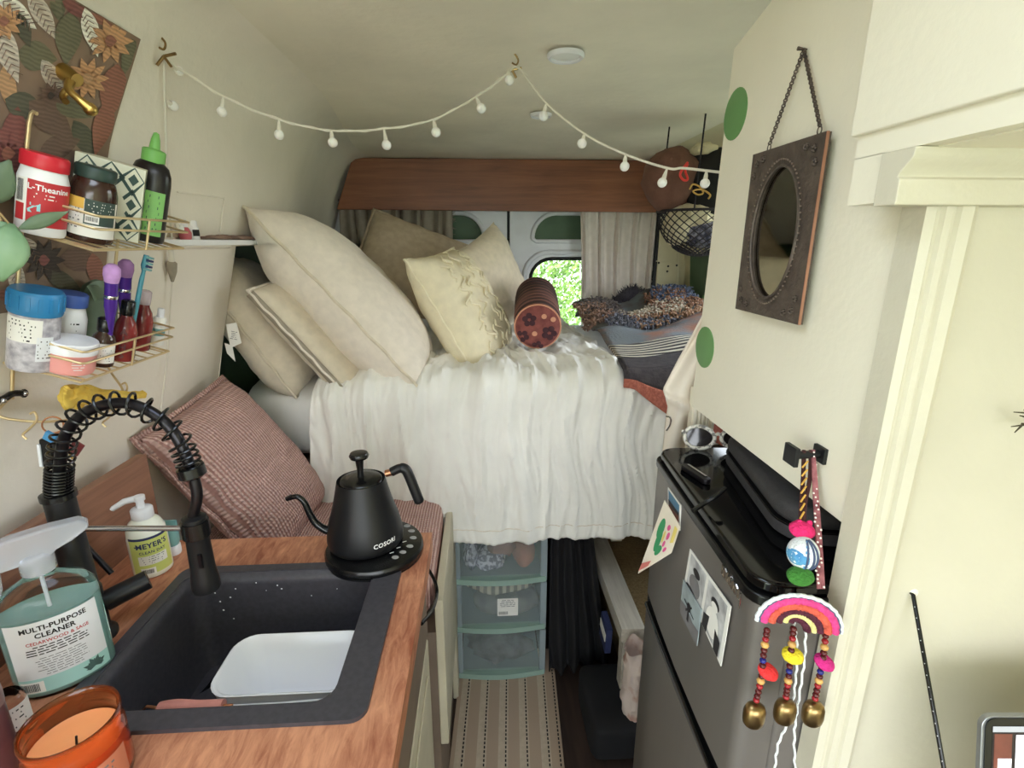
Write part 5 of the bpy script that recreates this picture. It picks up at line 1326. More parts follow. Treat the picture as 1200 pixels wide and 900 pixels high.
def bandp(nm, mat, y0, y1, sag=False):
    MB().grid(lambda u, v: (lambda y: (lambda x: Vector((x, y + .05 * math.sin((x - .5) * 7) * .5 + .06 * (x - .6), tz(x, y) + .004)))(TL(y) + (1.0 - TL(y)) * u))(y0 + (y1 - y0) * v), 26, max(4, int((y1 - y0) * 60))).build(nm, mat, t, world=True, smooth=True, solid=.008)
yo = lambda x: .05 * math.sin((x - .5) * 7) * .5 + .06 * (x - .6)
def coral(u, v):
    x = .40 + .5 * u; a = v * math.pi / 2
    return Vector((x, 1.435 + yo(x) * (1 - v) - .045 * math.sin(a), tz(x, 1.435) + .004 - (.05 + .75 * max(0, x - .43)) * (1 - math.cos(a))))
MB().grid(lambda u, v: coral(u, v * .66), 30, 10).build('charcoal_edge', 'throw_charcoal', t, world=True, smooth=True, solid=.008)
MB().grid(lambda u, v: coral(u, .66 + .34 * v), 30, 8).build('coral_band', 'throw_coral', t, world=True, smooth=True, solid=.008)
bandp('charcoal_band', 'throw_charcoal', 1.432, 1.55); bandp('striped_band', 'throw_stripe', 1.55, 1.74); bandp('brown_band', 'throw_brown', 1.74, 2.0); bandp('tufted_ground', 'throw_teal', 2.0, 2.55)
for i, (c1, c2, y0, y1, x0, x1) in enumerate((((170, 136, 108), (138, 104, 82), 2.0, 2.22, .62, .98), ((206, 196, 176), (170, 156, 138), 2.18, 2.32, .62, .9), ((108, 108, 116), (84, 84, 92), 2.0, 2.14, .5, .8), ((160, 128, 108), (120, 96, 84), 2.08, 2.4, .42, .56), ((120, 110, 104), (84, 76, 76), 2.2, 2.5, .44, .66), ((104, 114, 136), (82, 90, 110), 2.3, 2.5, .82, 1.0), ((160, 124, 100), (128, 94, 78), 2.22, 2.45, .78, .98))):
    mk('tuft_%d' % i, c1, .95, rgb2=c2, scale=30); rr = random.Random(i); b = MB()
    for k in range(260):
        x, y = rr.uniform(x0, x1), rr.uniform(y0, y1); yy = y + .05 * math.sin((x - .5) * 7) * .5 + .06 * (x - .6); p = Vector((x, yy, tz(x, y) + .006)); q = p + Vector((rr.uniform(-.02, .02), rr.uniform(-.025, .01), rr.uniform(.008, .022)))
        b.tube([p, (p + q) / 2 + Vector((0, 0, .008)), q], [.004, .0045, .003], 5)
    b.build('wool_tufts', 'tuft_%d' % i, t, world=True, smooth=True)['kind'] = 'stuff'
mk('dark_fur', (70, 66, 74), .95, rgb2=(50, 46, 54), scale=20)
t = thing('dark_fur_throw', 'dark grey shaggy throw heaped behind the woven blanket', 'blanket', (.7, 2.64, 1.08))
def hump(x): return 1.10 + .165 * math.exp(-((x - .78) / .13) ** 2) + .04 * math.exp(-((x - .55) / .12) ** 2)
MB().grid(lambda u, v: Vector((.50 + .52 * u, 2.52 + .22 * v, 1.09 + (hump(.50 + .52 * u) - 1.09) * math.sin(math.pi * min(1, v * .9 + .05)) ** .6)), 30, 14).build('throw_fabric', 'dark_fur', t, world=True, smooth=True, solid=.01)
b = MB(); rr = random.Random(3)
for k in range(900):
    x, v_ = rr.uniform(.50, 1.02), rr.random(); z = 1.09 + (hump(x) - 1.09) * math.sin(math.pi * min(1, v_ * .9 + .05)) ** .6
    p = Vector((x, 2.52 + .22 * v_, z)); b.tube([p, p + Vector((rr.uniform(-.02, .02), rr.uniform(-.02, .01), rr.uniform(.005, .03)))], [.0025, .001], 3)
b.build('shaggy_pile', 'dark_fur', t, world=True)['kind'] = 'stuff'
# ---- storage drawers
mk('smoke_plastic', (206, 222, 222), .25, var=0, alpha=.13); mk('sage_plastic', (150, 176, 164), .4, var=.02); mk('drawer_side', (176, 190, 196), .35, var=0, alpha=.55)
DX0, DX1, DY, DH = -.108, .203, 1.475, .612
t = thing('drawer_tower', 'three-drawer translucent plastic storage tower under the bed', 'drawers', ((DX0 + DX1) / 2, DY + .19, 0))
MB().rbox(DX0, DX1, DY + .005, DY + .38, DH - .028, DH, .03).build('top_cover', 'sage_plastic', t, world=True, bevel=.004)
b = MB().bx(DX0, DX0 + .012, DY + .01, DY + .38, 0.02, DH - .028).bx(DX1 - .012, DX1, DY + .01, DY + .38, .02, DH - .028).bx(DX0, DX1, DY + .37, DY + .38, .02, DH - .028)
b.build('frame', 'drawer_side', t, world=True)
mk('clothes_white', (214, 208, 204), .95, var=.1, scale=30); mk('clothes_brown', (150, 112, 104), .95, var=.15, scale=20); mk('clothes_grey', (120, 118, 116), .95, rgb2=(92, 92, 92), scale=30); mk('clothes_tan', (176, 118, 96), .95, var=.1)
mk('clothes_print', (206, 206, 220), .95, rgb2=(110, 110, 130), scale=70, lo=.45, hi=.55); wave_mat('clothes_stripe', (196, 188, 168), (110, 104, 98), 12, 'X', 1, .95, .2)
mk('clothes_dark', (66, 64, 66), .95, rgb2=(110, 106, 106), scale=25)
def blob(c, s_, seed, amp=.25):
    b = MB().sphere((0, 0, 0), 1, 18, 12)
    for p in b.v:
        k = 1 + amp * nz(p.x * 2 + seed, p.y * 2, p.z * 2); p *= k; p.x *= s_[0]; p.y *= s_[1]; p.z *= s_[2]
    return b.xf(Matrix.Translation(c))
for i, (z0, z1) in enumerate(((.395, .582), (.205, .388), (.012, .198))):
    d_ = MB().rbox(DX0 + .014, DX1 - .014, DY, DY + .006, z0, z1, .012, 3, 1).build('drawer', 'smoke_plastic', t, world=True, bevel=.001)
    def lip(z, h): 
        b = MB(); n = 16
        vs = []
        for k in range(n + 1):
            f = k / n; x = DX0 + .004 + (DX1 - DX0 - .008) * f; y = DY - .004 - .016 * math.sin(math.pi * f)
            vs += [(x, y, z), (x, y, z + h), (x, DY + .012, z + h), (x, DY + .012, z)]
        return b.add(vs, [(4 * k + j, 4 * k + (j + 1) % 4, 4 * (k + 1) + (j + 1) % 4, 4 * (k + 1) + j) for k in range(n) for j in range(4)] + [(0, 1, 2, 3), (4 * n, 4 * n + 1, 4 * n + 2, 4 * n + 3)])
    lip(z0 - .002, .02).build('drawer_lip', 'sage_plastic', d_, world=True, smooth=True)
    MB().bx(DX0 + .016, DX1 - .016, DY + .006, DY + .36, z0, z0 + .004).build('drawer_floor', 'drawer_side', d_, world=True)
    
    for xa in (DX0, DX1 - .022): MB().bx(xa, xa + .022, DY - .003, DY + .012, z0, z1).build('corner_post', 'drawer_side', t, world=True, bevel=.003)
xc = (DX0 + DX1) / 2
def cloth(nm, lb__, c, s_, mat, seed, amp=.3):
    o = blob(Vector(c), s_, seed, amp).build(nm, mat, smooth=True); tag(o, lb__, 'clothing', 'clothes in the storage drawers')
cloth('folded_shirt', 'white folded shirt on top in the upper clear drawer', (xc - .01, DY + .10, .548), (.105, .085, .020), 'clothes_white', 1)
cloth('rolled_top', 'brown rolled top in the upper clear drawer', (xc + .005, DY + .085, .495), (.05, .07, .032), 'clothes_brown', 2)
cloth('rolled_top', 'tan rolled top in the upper clear drawer', (xc + .082, DY + .075, .462), (.04, .06, .05), 'clothes_tan', 3, .15)
cloth('printed_top', 'speckled white and lilac top in the upper clear drawer', (xc - .035, DY + .07, .445), (.05, .055, .040), 'clothes_print', 4)
cloth('printed_top', 'small speckled bundle at the side of the upper drawer', (xc - .10, DY + .075, .46), (.026, .06, .05), 'clothes_print', 5)
cloth('striped_shirt', 'striped cream shirt in the middle clear drawer', (xc, DY + .085, .345), (.12, .07, .034), 'clothes_stripe', 6, .15)
cloth('grey_sweater', 'grey sweater in the middle clear drawer', (xc + .02, DY + .085, .265), (.115, .07, .048), 'clothes_grey', 7, .15)
cloth('dark_clothes', 'dark crumpled clothes in the lowest clear drawer', (xc, DY + .085, .07), (.11, .07, .05), 'clothes_dark', 8, .4)
b = MB().bx(xc - .012, xc + .058, DY - .0035, DY - .002, .262, .33); lt = b.build('price_label', 'paper', t, world=True)
textlines(5, .055, .006, .35, 60).xf(Matrix.Translation((xc + .023, DY - .0042, .312)) @ Matrix.Rotation(math.pi / 2, 4, 'X')).build('small_print', 'ink_grey', t, world=True)
barcode(.03, .012, 6).xf(Matrix.Translation((xc + .008, DY - .0042, .274)) @ Matrix.Rotation(math.pi / 2, 4, 'X')).build('barcode', 'ink', t, world=True)
# ---- rug
ma, nt_, bs_ = new_mat('rug_weave'); MATS['rug_weave'] = ma; bs_.inputs['Roughness'].default_value = .95
tc_ = node(nt_, 'ShaderNodeTexCoord'); wv = node(nt_, 'ShaderNodeTexWave', i_Scale=160); wv.bands_direction = 'Y'; nt_.links.new(tc_.outputs['Object'], wv.inputs['Vector'])
rr_ = node(nt_, 'ShaderNodeValToRGB'); rr_.color_ramp.elements[0].color = L3((160, 138, 118)); rr_.color_ramp.elements[1].color = L3((190, 166, 146)); nt_.links.new(wv.outputs['Fac'], rr_.inputs[0]); nt_.links.new(rr_.outputs[0], bs_.inputs['Base Color'])
mk('rug_pale', (192, 174, 154), .95, var=.06, scale=60); mk('rug_dark', (44, 38, 40), .95, var=.1)
t = thing('runner_rug', 'beige striped woven runner rug in the aisle', 'rug', (.05, 1.1, 0), Matrix.Rotation(-.055, 3, 'Z'))
MB().bx(-.172, .168, -.75, .50, .001, .008).build('rug_body', 'rug_weave', t, bevel=.002)
for x in (-.15, -.085, -.02, .045, .11):
    MB().bx(x - .008, x + .022, -.75, .50, .0081, .0092).build('pale_stripe', 'rug_pale', t)
for x in (-.135, -.07, -.005, .06, .125, .158):
    b = MB()
    for k in range(90): b.bx(x - .0022, x + .0022, -.74 + k * .0138, -.74 + k * .0138 + .008, .0092, .0102)
    b.build('dashed_line', 'rug_dark', t)['kind'] = 'stuff'
# ---- black drape and bag under the bed
mk('black_cloth', (26, 25, 28), .9, var=.2, scale=10)
def bd(u, v):
    x = .215 + (.125 + .09 * v) * u; y = 1.50 + .02 * math.sin(u * 26 + 1.5 * nz(u * 3, v * 2)) * (.4 + .6 * v) - .05 * v + .03 * u
    return Vector((x, y, .70 - .66 * v + .006 * math.sin(u * 60) * v))
t = thing('black_garment', 'black gathered skirt hanging from the bed rail beside the drawers', 'clothing', (.36, 1.47, .04))
MB().grid(bd, 80, 30).build('gathered_cloth', 'black_cloth', t, world=True, smooth=True, solid=.004)
MB().tube([(.20, 1.505, .70), (.36, 1.53, .70)], .006, 8).build('hanging_rail', 'satin_black', t, world=True)
o = softbox(.30, .455, 1.14, 1.40, 0, .13, .02).build('black_bag', 'black_cloth', smooth=True); tag(o, 'soft black bag on the floor in front of the black skirt', 'bag')
# ---- carpeted wheel arch, white plank and crumpled paper bag
mk('tan_carpet', (158, 134, 96), .98, rgb2=(136, 112, 78), scale=120, bump=.6, bscale=300)
struct(MB().bx(.485, 1.14, 1.30, 2.6, 0, .335).build('wheel_arch_box', 'tan_carpet'), 'tan carpeted wheel arch box under the bed', 'wheel arch')
wood_mat('white_wash', (222, 214, 202), (186, 176, 164), axis=1, scale=5)
o = MB().bx(.405, .478, 1.27, 2.1, .315, .365).build('whitewashed_plank', 'white_wash', bevel=.002); tag(o, 'whitewashed wooden plank along the carpeted wheel arch', 'plank')
MB().bx(.415, .47, 1.28, 1.32, 0, .314).build('plank_post', 'white_wash', o, world=True)
o2 = MB().bx(.415, .47, 2.0, 2.04, 0, .314).build('plank_post', 'white_wash', o, world=True)
mk('crumpled_paper', (226, 208, 200), .9, rgb2=(190, 140, 120), scale=16, lo=.3, hi=.45)
b = MB()
def cb_(u, v):
    a = u * 2 * math.pi; r_ = .043 + .012 * wrinkle(math.cos(a) * 2, math.sin(a) * 2, v * 5) + .01 * nz(a, v * 4)
    return Vector((.435 + r_ * math.cos(a) * .7, 1.21 + r_ * math.sin(a) * .9, .355 - .30 * v + .012 * nz(u * 6, v * 3, 4)))
b.grid(cb_, 30, 26, wrap=True)
o = b.build('crumpled_paper_bag', 'crumpled_paper', smooth=True); tag(o, 'crumpled pinkish white paper bag at the end of the whitewashed plank', 'paper bag')
o = MB().box((.388, 1.38, .26), (.02, .08, .10), Matrix.Rotation(.1, 3, 'X')).build('blue_booklet', 'navy_ink', bevel=.002); tag(o, 'dark blue and white booklet wedged beside the whitewashed plank', 'booklet')
MB().box((.377, 1.38, .27), (.002, .07, .03), Matrix.Rotation(.1, 3, 'X')).build('white_band', 'paper', o, world=True)
# ================================================================ RIGHT SIDE
FT_ = 1.10
fa, fbk = P(889, 692, z=FT_), P(775, 524, z=FT_)
fa = fa + Vector((.006, .010, 0)); fbk = fbk + Vector((-.008, 0, 0)); fd = Vector((fbk.x - fa.x, fbk.y - fa.y, 0)); FLN = fd.length; fd.normalize()
FRM = Matrix((Vector((fd.y, -fd.x, 0)), fd, Vector((0, 0, 1)))).transposed()   # local x = into the body, y = along the front
FO = Vector((fa.x, fa.y, 0))
def FW(x, y, z): return FO + FRM @ Vector((x, y, z))
FNV = -(FRM.col[0].copy())
def onf(px, py, off=.0): return PP(px, py, FO + FNV * off, FNV)
mk('fridge_black', (22, 21, 22), .18, var=0, spec=.6)
t = thing('mini_fridge', 'dark stainless two-door mini fridge under the wall cabinet', 'fridge', FO, FRM)
MB().rbox(.045, .36, .003, FLN - .003, .27, 1.075, .012).build('fridge_body', 'dark_stainless', t, smooth=False, bevel=.002)
def door(z0, z1, nm):
    poly = [(.045, 0), (.018, 0)]
    for k in range(1, 7):
        a = math.radians(90 * k / 6); poly.append((.018 - .018 * math.sin(a), .018 - .018 * math.cos(a)))
    poly += [(-.004, FLN * .25), (-.006, FLN * .5), (-.004, FLN * .75), (0, FLN - .012), (.012, FLN), (.045, FLN)]
    b = MB(); n = len(poly); b.add([(x, y, z) for z in (z0, z1) for x, y in poly], [tuple(range(n)), tuple(range(n, 2 * n))[::-1]] + [(i, (i + 1) % n, n + (i + 1) % n, n + i) for i in range(n)])
    return b.build(nm, 'dark_stainless', t, smooth=True)
fz = door(.775, 1.068, 'freezer_door'); ld = door(.265, .738, 'fridge_door')
MB().bx(.004, .05, .004, FLN - .004, .736, .777).build('door_gap', 'satin_black', t)
MB().bx(-.004, .02, .01, FLN - .01, .742, .752).build('handle_lip', 'gloss_black', t, bevel=.003)
MB().rbox(-.006, .365, -.004, FLN + .006, 1.068, 1.083, .03, 5).build('top_trim', 'satin_black', t, bevel=.003)
MB().rbox(-.001, .36, -.001, FLN + .001, 1.083, 1.10, .035, 5).build('top_cover', 'gloss_black', t, bevel=.005)
MB().bx(.02, .35, .02, FLN - .02, .0, .27).build('plinth_box', 'dark_gap', t)
# chrome wordmark (illegible) as raised letter strokes
w0, w1 = onf(849, 667, .004), onf(872, 701, .004)
wdv = (w1 - w0); wl_ = wdv.length; wdv.normalize(); wup = Vector((0, 0, 1))
def wpt(a, h): return w0 + wdv * a + wup * h + FNV * .003
hh = .014; step = wl_ / 7
for k in range(7):
    a = k * step
    b = MB()
    segs = [[(0, -.5), (0, .5)], [(.6, -.5), (.6, .3)], [(0, .5 if k % 2 else -.5), (.6, .3 if k % 3 else -.5)]]
    if k == 6: segs.append([(.6, .3), (.7, -1.2)])
    for s_ in segs: b.tube([wpt(a + q[0] * step, q[1] * hh) for q in s_], .0012, 5)
    b.build('raised_letter', 'chrome', t, world=True)
# pictures on the freezer door
def quadpt(c, u, v):  # c: TL TR BR BL
    return (c[0] * (1 - u) + c[1] * u) * (1 - v) + (c[3] * (1 - u) + c[2] * u) * v
def picture(nm, label, px4, off, base, shapes, curl=0):
    c = [onf(*q, off=off) for q in px4]
    if curl: c = [c[0] + FNV * curl * .2, c[1], c[2], c[3] + FNV * curl]
    n_ = (c[1] - c[0]).cross(c[3] - c[0]).normalized(); n_ = n_ if n_.dot(FNV) > 0 else -n_
    t_ = thing(nm, label, 'picture', c[3], None, 'pictures on the freezer door')
    b = MB(); N = 8
    b.grid(lambda u, v: quadpt(c, u, v), N, N).build('paper_sheet', base, t_, world=True, solid=.0012)
    for i, (pts, m_) in enumerate(shapes):
        MB().poly([quadpt(c, u, v) + n_ * (.0009 + .0002 * i) for u, v in pts], .0001, n_).build('printed_shape', m_, t_, world=True)
    return t_
def ell(cx, cy, rx, ry, n=16): return [(cx + rx * math.cos(2 * math.pi * k / n), cy + ry * math.sin(2 * math.pi * k / n)) for k in range(n)]
mk('photo_grey', (150, 150, 152), .6, rgb2=(214, 214, 214), scale=30); mk('photo_dark', (48, 46, 48), .6, var=.2); mk('photo_mid', (118, 116, 118), .6, var=.2); mk('photo_sky', (176, 190, 194), .6, rgb2=(140, 150, 152), scale=20)
mk('draw_green', (62, 150, 98), .8, var=.1); mk('draw_pink', (222, 96, 150), .8, var=.1); mk('draw_yellow', (232, 212, 120), .8, var=.1); mk('draw_red', (206, 120, 110), .8, var=.1); mk('sea_blue', (92, 132, 160), .7, var=.1); mk('brick_brown', (140, 88, 72), .7, var=.15); mk('drawing_paper', (236, 226, 208), .8, var=.05)
picture('photo_print', 'black and white two-person photo print on the freezer door', [(809, 643), (857, 711), (845, 781), (802, 684)], .006, 'paper',
        [([(.06, .05), (.47, .05), (.47, .95), (.06, .95)], 'photo_grey'), ([(.53, .05), (.95, .05), (.95, .95), (.53, .95)], 'photo_grey'), (ell(.26, .3, .09, .09), 'photo_dark'), (ell(.26, .6, .14, .22), 'photo_mid'), (ell(.22, .85, .16, .1), 'photo_dark'),
         (ell(.74, .28, .09, .09), 'photo_dark'), (ell(.74, .33, .07, .07), 'paper'), (ell(.74, .62, .14, .25), 'paper'), ([(.55, .7), (.68, .6), (.66, .95), (.55, .95)], 'photo_dark'), ([(.82, .62), (.94, .7), (.94, .95), (.84, .95)], 'photo_dark')])
picture('landscape_print', 'small pale grey landscape print overlapping the black and white photo', [(801, 679), (822, 714), (817, 757), (797, 716)], .009, 'photo_sky',
        [([(0, .62), (.3, .55), (.7, .66), (1, .6), (1, 1), (0, 1)], 'photo_mid'), (ell(.45, .45, .1, .12), 'photo_dark'), ([(.42, .5), (.48, .5), (.5, .85), (.4, .85)], 'photo_dark'), ([(.2, .4), (.75, .5), (.74, .54), (.2, .44)], 'photo_dark'), ([(.3, .62), (.6, .3), (.63, .33), (.34, .66)], 'photo_dark')])
picture('seaside_card', 'glossy card with blue sea and brown shore behind the child drawing', [(783, 571), (798, 592), (797, 622), (783, 612)], .006, 'paper',
        [([(.08, .04), (.92, .06), (.92, .4), (.08, .4)], 'sea_blue'), ([(.08, .4), (.92, .4), (.92, .94), (.08, .94)], 'brick_brown'), ([(.08, .3), (.92, .36), (.92, .48), (.08, .44)], 'photo_dark')])
picture('child_drawing', 'curled felt-pen drawing in green and pink on the freezer door', [(783, 586), (797, 617), (787, 648), (766, 672)], .014, 'drawing_paper',
        [(ell(.30, .33, .14, .16), 'draw_green'), (ell(.36, .52, .11, .2), 'draw_green'), (ell(.5, .72, .12, .1), 'draw_green'), (ell(.62, .25, .07, .06), 'draw_pink'), (ell(.7, .42, .06, .09), 'draw_pink'), (ell(.64, .6, .05, .07), 'draw_pink'), (ell(.75, .76, .06, .06), 'draw_pink'), ([(.84, .1), (.98, .12), (.98, .6), (.86, .6)], 'draw_yellow'), (ell(.55, .45, .04, .12), 'draw_yellow'), ([(.05, .86), (.4, .9), (.35, .98), (.03, .97)], 'draw_red')], curl=.03)
# ---- on the fridge
mk('speckled_frame', (220, 216, 206), .4, rgb2=(120, 116, 112), scale=160, lo=.42, hi=.5); mk('dark_lens', (34, 30, 30), .06, var=0, spec=.8)
sg = P(820, 527, z=FT_ + .001)
t = thing('sunglasses', 'round sunglasses with speckled white frame standing on the fridge', 'sunglasses', sg, axes((.97, -.22, 0), (0, .25, .97)))
lw, lh = .028, .0215
for cx in (0, .068):
    ring = [(cx + lw * math.cos(a), .0, .024 + lh * math.sin(a) + .003 * math.cos(a) * (1 if cx > 0 else -1) * (math.sin(a) > 0)) for a in [2 * math.pi * k / 28 for k in range(28)]]
    f_ = MB().tube(ring, .0038, 8, closed=True).build('lens_rim', 'speckled_frame', t, smooth=True)
    MB().poly([Vector(q) + Vector((0, .0005, 0)) for q in ring], .002, (0, 1, 0)).build('lens', 'dark_lens', f_, smooth=False)
MB().tube([(lw, 0, .028), (.034, 0, .031), (.068 - lw, 0, .028)], .0035, 8).build('bridge', 'speckled_frame', t, smooth=True)
for x, s_ in ((-lw - .003, 1), (.068 + lw + .003, -1)):
    MB().tube([(x, 0, .036), (x + s_ * .002, .012, .034), (x + s_ * .01, .07, .024), (x + s_ * .03, .10, .006)], .003, 6).build('temple_arm', 'speckled_frame', t, smooth=True)
mk('case_fabric', (58, 56, 57), .8, var=.1, scale=80, bump=.2, bscale=400)
c1 = [P(*q, z=FT_ + .03) for q in ((838, 545), (880, 535), (985, 640), (925, 668))]
t = thing('zip_case', 'black zipped hard case lying on the fridge top', 'case', FW(.2, .2, FT_ + .001), FRM @ Matrix.Rotation(-.12, 3, 'Z'))
def case(z0, z1, ins, bv, nm, mat): return MB().rbox(-.115 + ins, .125 - ins, -.135 + ins, .17 - ins, z0, z1, .05, 7).build(nm, mat, t, bevel=bv, bseg=4)
case(0, .020, 0, .005, 'lower_shell', 'case_fabric'); case(.019, .022, -.001, .001, 'zip_band', 'satin_black'); case(.021, .052, 0, .014, 'upper_shell', 'case_fabric')
MB().tube(bez([P(850, 572, z=FT_ + .03), P(838, 582, z=FT_ + .022), P(825, 590, z=FT_ + .012), P(812, 599, z=FT_ + .006)], 5), .0035, 8).build('zip_pull', 'satin_black', t, world=True, smooth=True)
k0 = P(815, 556, z=FT_ + .004)
t = thing('folding_knife', 'slim dark folded pocket knife between the sunglasses and the zip case', 'knife', (k0.x, k0.y, FT_ + .001), axes((.25, -1, 0), (0, 0, 1)))
MB().rbox(-.035, .035, -.008, .008, 0, .009, .007, 4).build('knife_handle', 'gunmetal', t, bevel=.002)
MB().box((0, .002, .010), (.05, .004, .003)).build('folded_blade', 'steel', t)
# ---- mirror with chain
mk('bronze', (98, 86, 78), .5, metal=.25, rgb2=(78, 68, 62), scale=50, bump=.3, bscale=90); mk('mirror_glass', (150, 146, 138), .04, metal=1, var=0); mk('bead_bronze', (128, 112, 102), .45, metal=.3, var=.05); mk('copper_edge', (176, 128, 104), .4, metal=.5, var=.1)
XM = XCAB - .012
my1 = (P(887, 182, x=XM).y + P(864, 361, x=XM).y) / 2; my0 = (P(974, 152, x=XM).y + P(938, 381, x=XM).y) / 2
mz1 = (P(887, 182, x=XM).z + P(974, 152, x=XM).z) / 2; mz0 = (P(938, 381, x=XM).z + P(864, 361, x=XM).z) / 2
mcy, mcz = (my0 + my1) / 2, (mz0 + mz1) / 2; mw, mh = my1 - my0, mz1 - mz0
MM = Matrix.Translation((XM + .002, mcy, mcz)) @ Matrix(((0, 0, -1, 0), (-1, 0, 0, 0), (0, 1, 0, 0), (0, 0, 0, 1)))   # local x = towards camera, y = up, z = out into the aisle
t = thing('hanging_mirror', 'small oval mirror in a dark bronze embossed frame hung by a chain', 'mirror', (XM, mcy, mz0))
ov = [(mw * .335 * math.cos(a), mh * .385 * math.sin(a)) for a in [2 * math.pi * k / 48 for k in range(48)]]
plate([[(-mw / 2, -mh / 2), (mw / 2, -mh / 2), (mw / 2, mh / 2), (-mw / 2, mh / 2)], ov], .0065).xf(MM).build('mirror_frame', 'bronze', t, world=True, bevel=.001)
MB().bx(mw / 2, mw / 2 + .0012, -mh / 2, mh / 2, .003, .0062).xf(MM).build('frame_edge', 'copper_edge', t, world=True)
MB().add([MM @ Vector((q[0] * 1.02, q[1] * 1.02, .003)) for q in ov], [tuple(range(48))]).build('mirror_glass', 'mirror_glass', t, world=True)
MB().tube([MM @ Vector((q[0], q[1], .008)) for q in ov], .0022, 6, closed=True).build('inner_rim', 'bronze', t, world=True, smooth=True)
b = MB()
for k in range(72):
    a = 2 * math.pi * k / 72; b.sphere(MM @ Vector((mw * .365 * math.cos(a), mh * .42 * math.sin(a), .009)), .0016, 6, 4)
b.build('bead_border', 'bead_bronze', t, world=True, smooth=True)['kind'] = 'stuff'
for sx_ in (-1, 1):
    for sy_ in (-1, 1):
        for (ox, oy) in ((.40, .43), (.30, .45), (.43, .36)):
            c0 = Vector((sx_ * mw * ox, sy_ * mh * oy, .008))
            for k in range(5):
                a = 2 * math.pi * k / 5; MB().sphere(MM @ (c0 + Vector((.003 * math.cos(a), .003 * math.sin(a), 0))), .0022, 6, 4, (1, 1, 1)).build('embossed_petal', 'bronze', t, world=True, smooth=True)
nl = P(942, 58, x=XCAB - .004)
for (px, py) in ((901, 175), (960, 155)):
    q = P(px, py, x=XM); rg = MB().tube([q + Vector((0, .004 * math.cos(a), .005 * math.sin(a) + .002)) for a in [2 * math.pi * k / 14 for k in range(14)]], .0008, 5, closed=True).build('hanger_ring', 'bronze', t, world=True, smooth=True)
    q = q + Vector((0, 0, .006)); N = 34
    for k in range(N):
        p0, p1 = q.lerp(nl, k / N), q.lerp(nl, (k + 1.25) / N); m_ = (p0 + p1) / 2; ax = (p1 - p0).normalized(); sd = ax.cross(Vector((1, 0, 0))).normalized() if k % 2 else Vector((1, 0, 0))
        MB().tube([m_ + ax * (p1 - p0).length * .5 * math.cos(a) + sd * .0022 * math.sin(a) for a in [2 * math.pi * j / 8 for j in range(8)]], .001, 4, closed=True).build('chain_link', 'bronze', t, world=True)
MB().tube([nl + Vector((.004, 0, 0)), nl + Vector((-.008, 0, .001))], [.0012, .0025], 8).build('nail', 'bronze', t, world=True, smooth=True)
# ---- black hook
t = thing('square_black_hook', 'square black adhesive hook near the corner of the wall cabinet', 'hook', P(960, 532, x=XCAB - .003))
hb = P(961, 532, x=XCAB - .002); hk = P(938, 532, x=.372)
MB().box(hb, (.005, .022, .020)).build('back_plate', 'matte_black', t, world=True, bevel=.001)
MB().tube([hb, Vector((hk.x, hb.y, hb.z - .001))], .005, 10).build('hook_stem', 'matte_black', t, world=True)
MB().box((hk.x, hb.y - .0, hb.z), (.006, .024, .024)).build('front_square', 'matte_black', t, world=True, bevel=.001)
# ---- rainbow bell hanging
YT = [(520, hb.y), (560, hb.y - .004), (620, .495), (680, .462), (900, .452)]
def O(px, py, dy=0): return P(px, py, y=interp(YT, py) + dy)
mk('felt_pink', (226, 40, 110), .95, var=.1, scale=90, bump=.5, bscale=300); mk('felt_magenta', (206, 44, 132), .95, var=.1, scale=90, bump=.5, bscale=300); mk('felt_green', (62, 124, 48), .95, var=.15, scale=90, bump=.5, bscale=300); mk('felt_red', (222, 52, 54), .95, var=.1, scale=90, bump=.5, bscale=300); mk('felt_yellow', (232, 210, 50), .95, var=.1, scale=90, bump=.5, bscale=300)
mk('wool_orange', (216, 94, 74), .95, var=.12, scale=90, bump=.6, bscale=200); mk('wool_plum', (84, 34, 52), .95, var=.12, scale=90, bump=.6, bscale=200); mk('wool_cream', (232, 222, 150), .95, var=.1, scale=90, bump=.6, bscale=200); mk('wool_white', (232, 236, 238), .95, var=.05, scale=90, bump=.5); mk('wool_slate', (74, 84, 112), .95, var=.1); mk('wool_hotpink', (220, 70, 140), .95, var=.1, scale=90, bump=.6, bscale=200)
mk('ball_blue', (104, 172, 212), .9, rgb2=(70, 130, 180), scale=60); mk('bead_maroon', (84, 26, 28), .25, var=.1, scale=200); mk('bead_red', (150, 30, 40), .25, var=0); mk('bead_tan', (206, 160, 92), .3, var=.1); mk('bead_blue', (36, 40, 120), .2, var=0); mk('pearl', (240, 232, 226), .2, var=0); mk('pink_thread', (176, 112, 116), .8, rgb2=(120, 66, 72), scale=80); mk('braid_dark', (70, 36, 36), .9); mk('braid_yellow', (222, 172, 80), .9)
t = thing('rainbow_bell_hanging', 'woollen rainbow hanging with felt discs, beads and three brass bells', 'wall hanging', O(920, 860))
def cord_(pts, r_, nm, m_, n=6): return MB().tube(bez([O(*q) for q in pts], n), r_, 7).build(nm, m_, t, world=True, smooth=True)
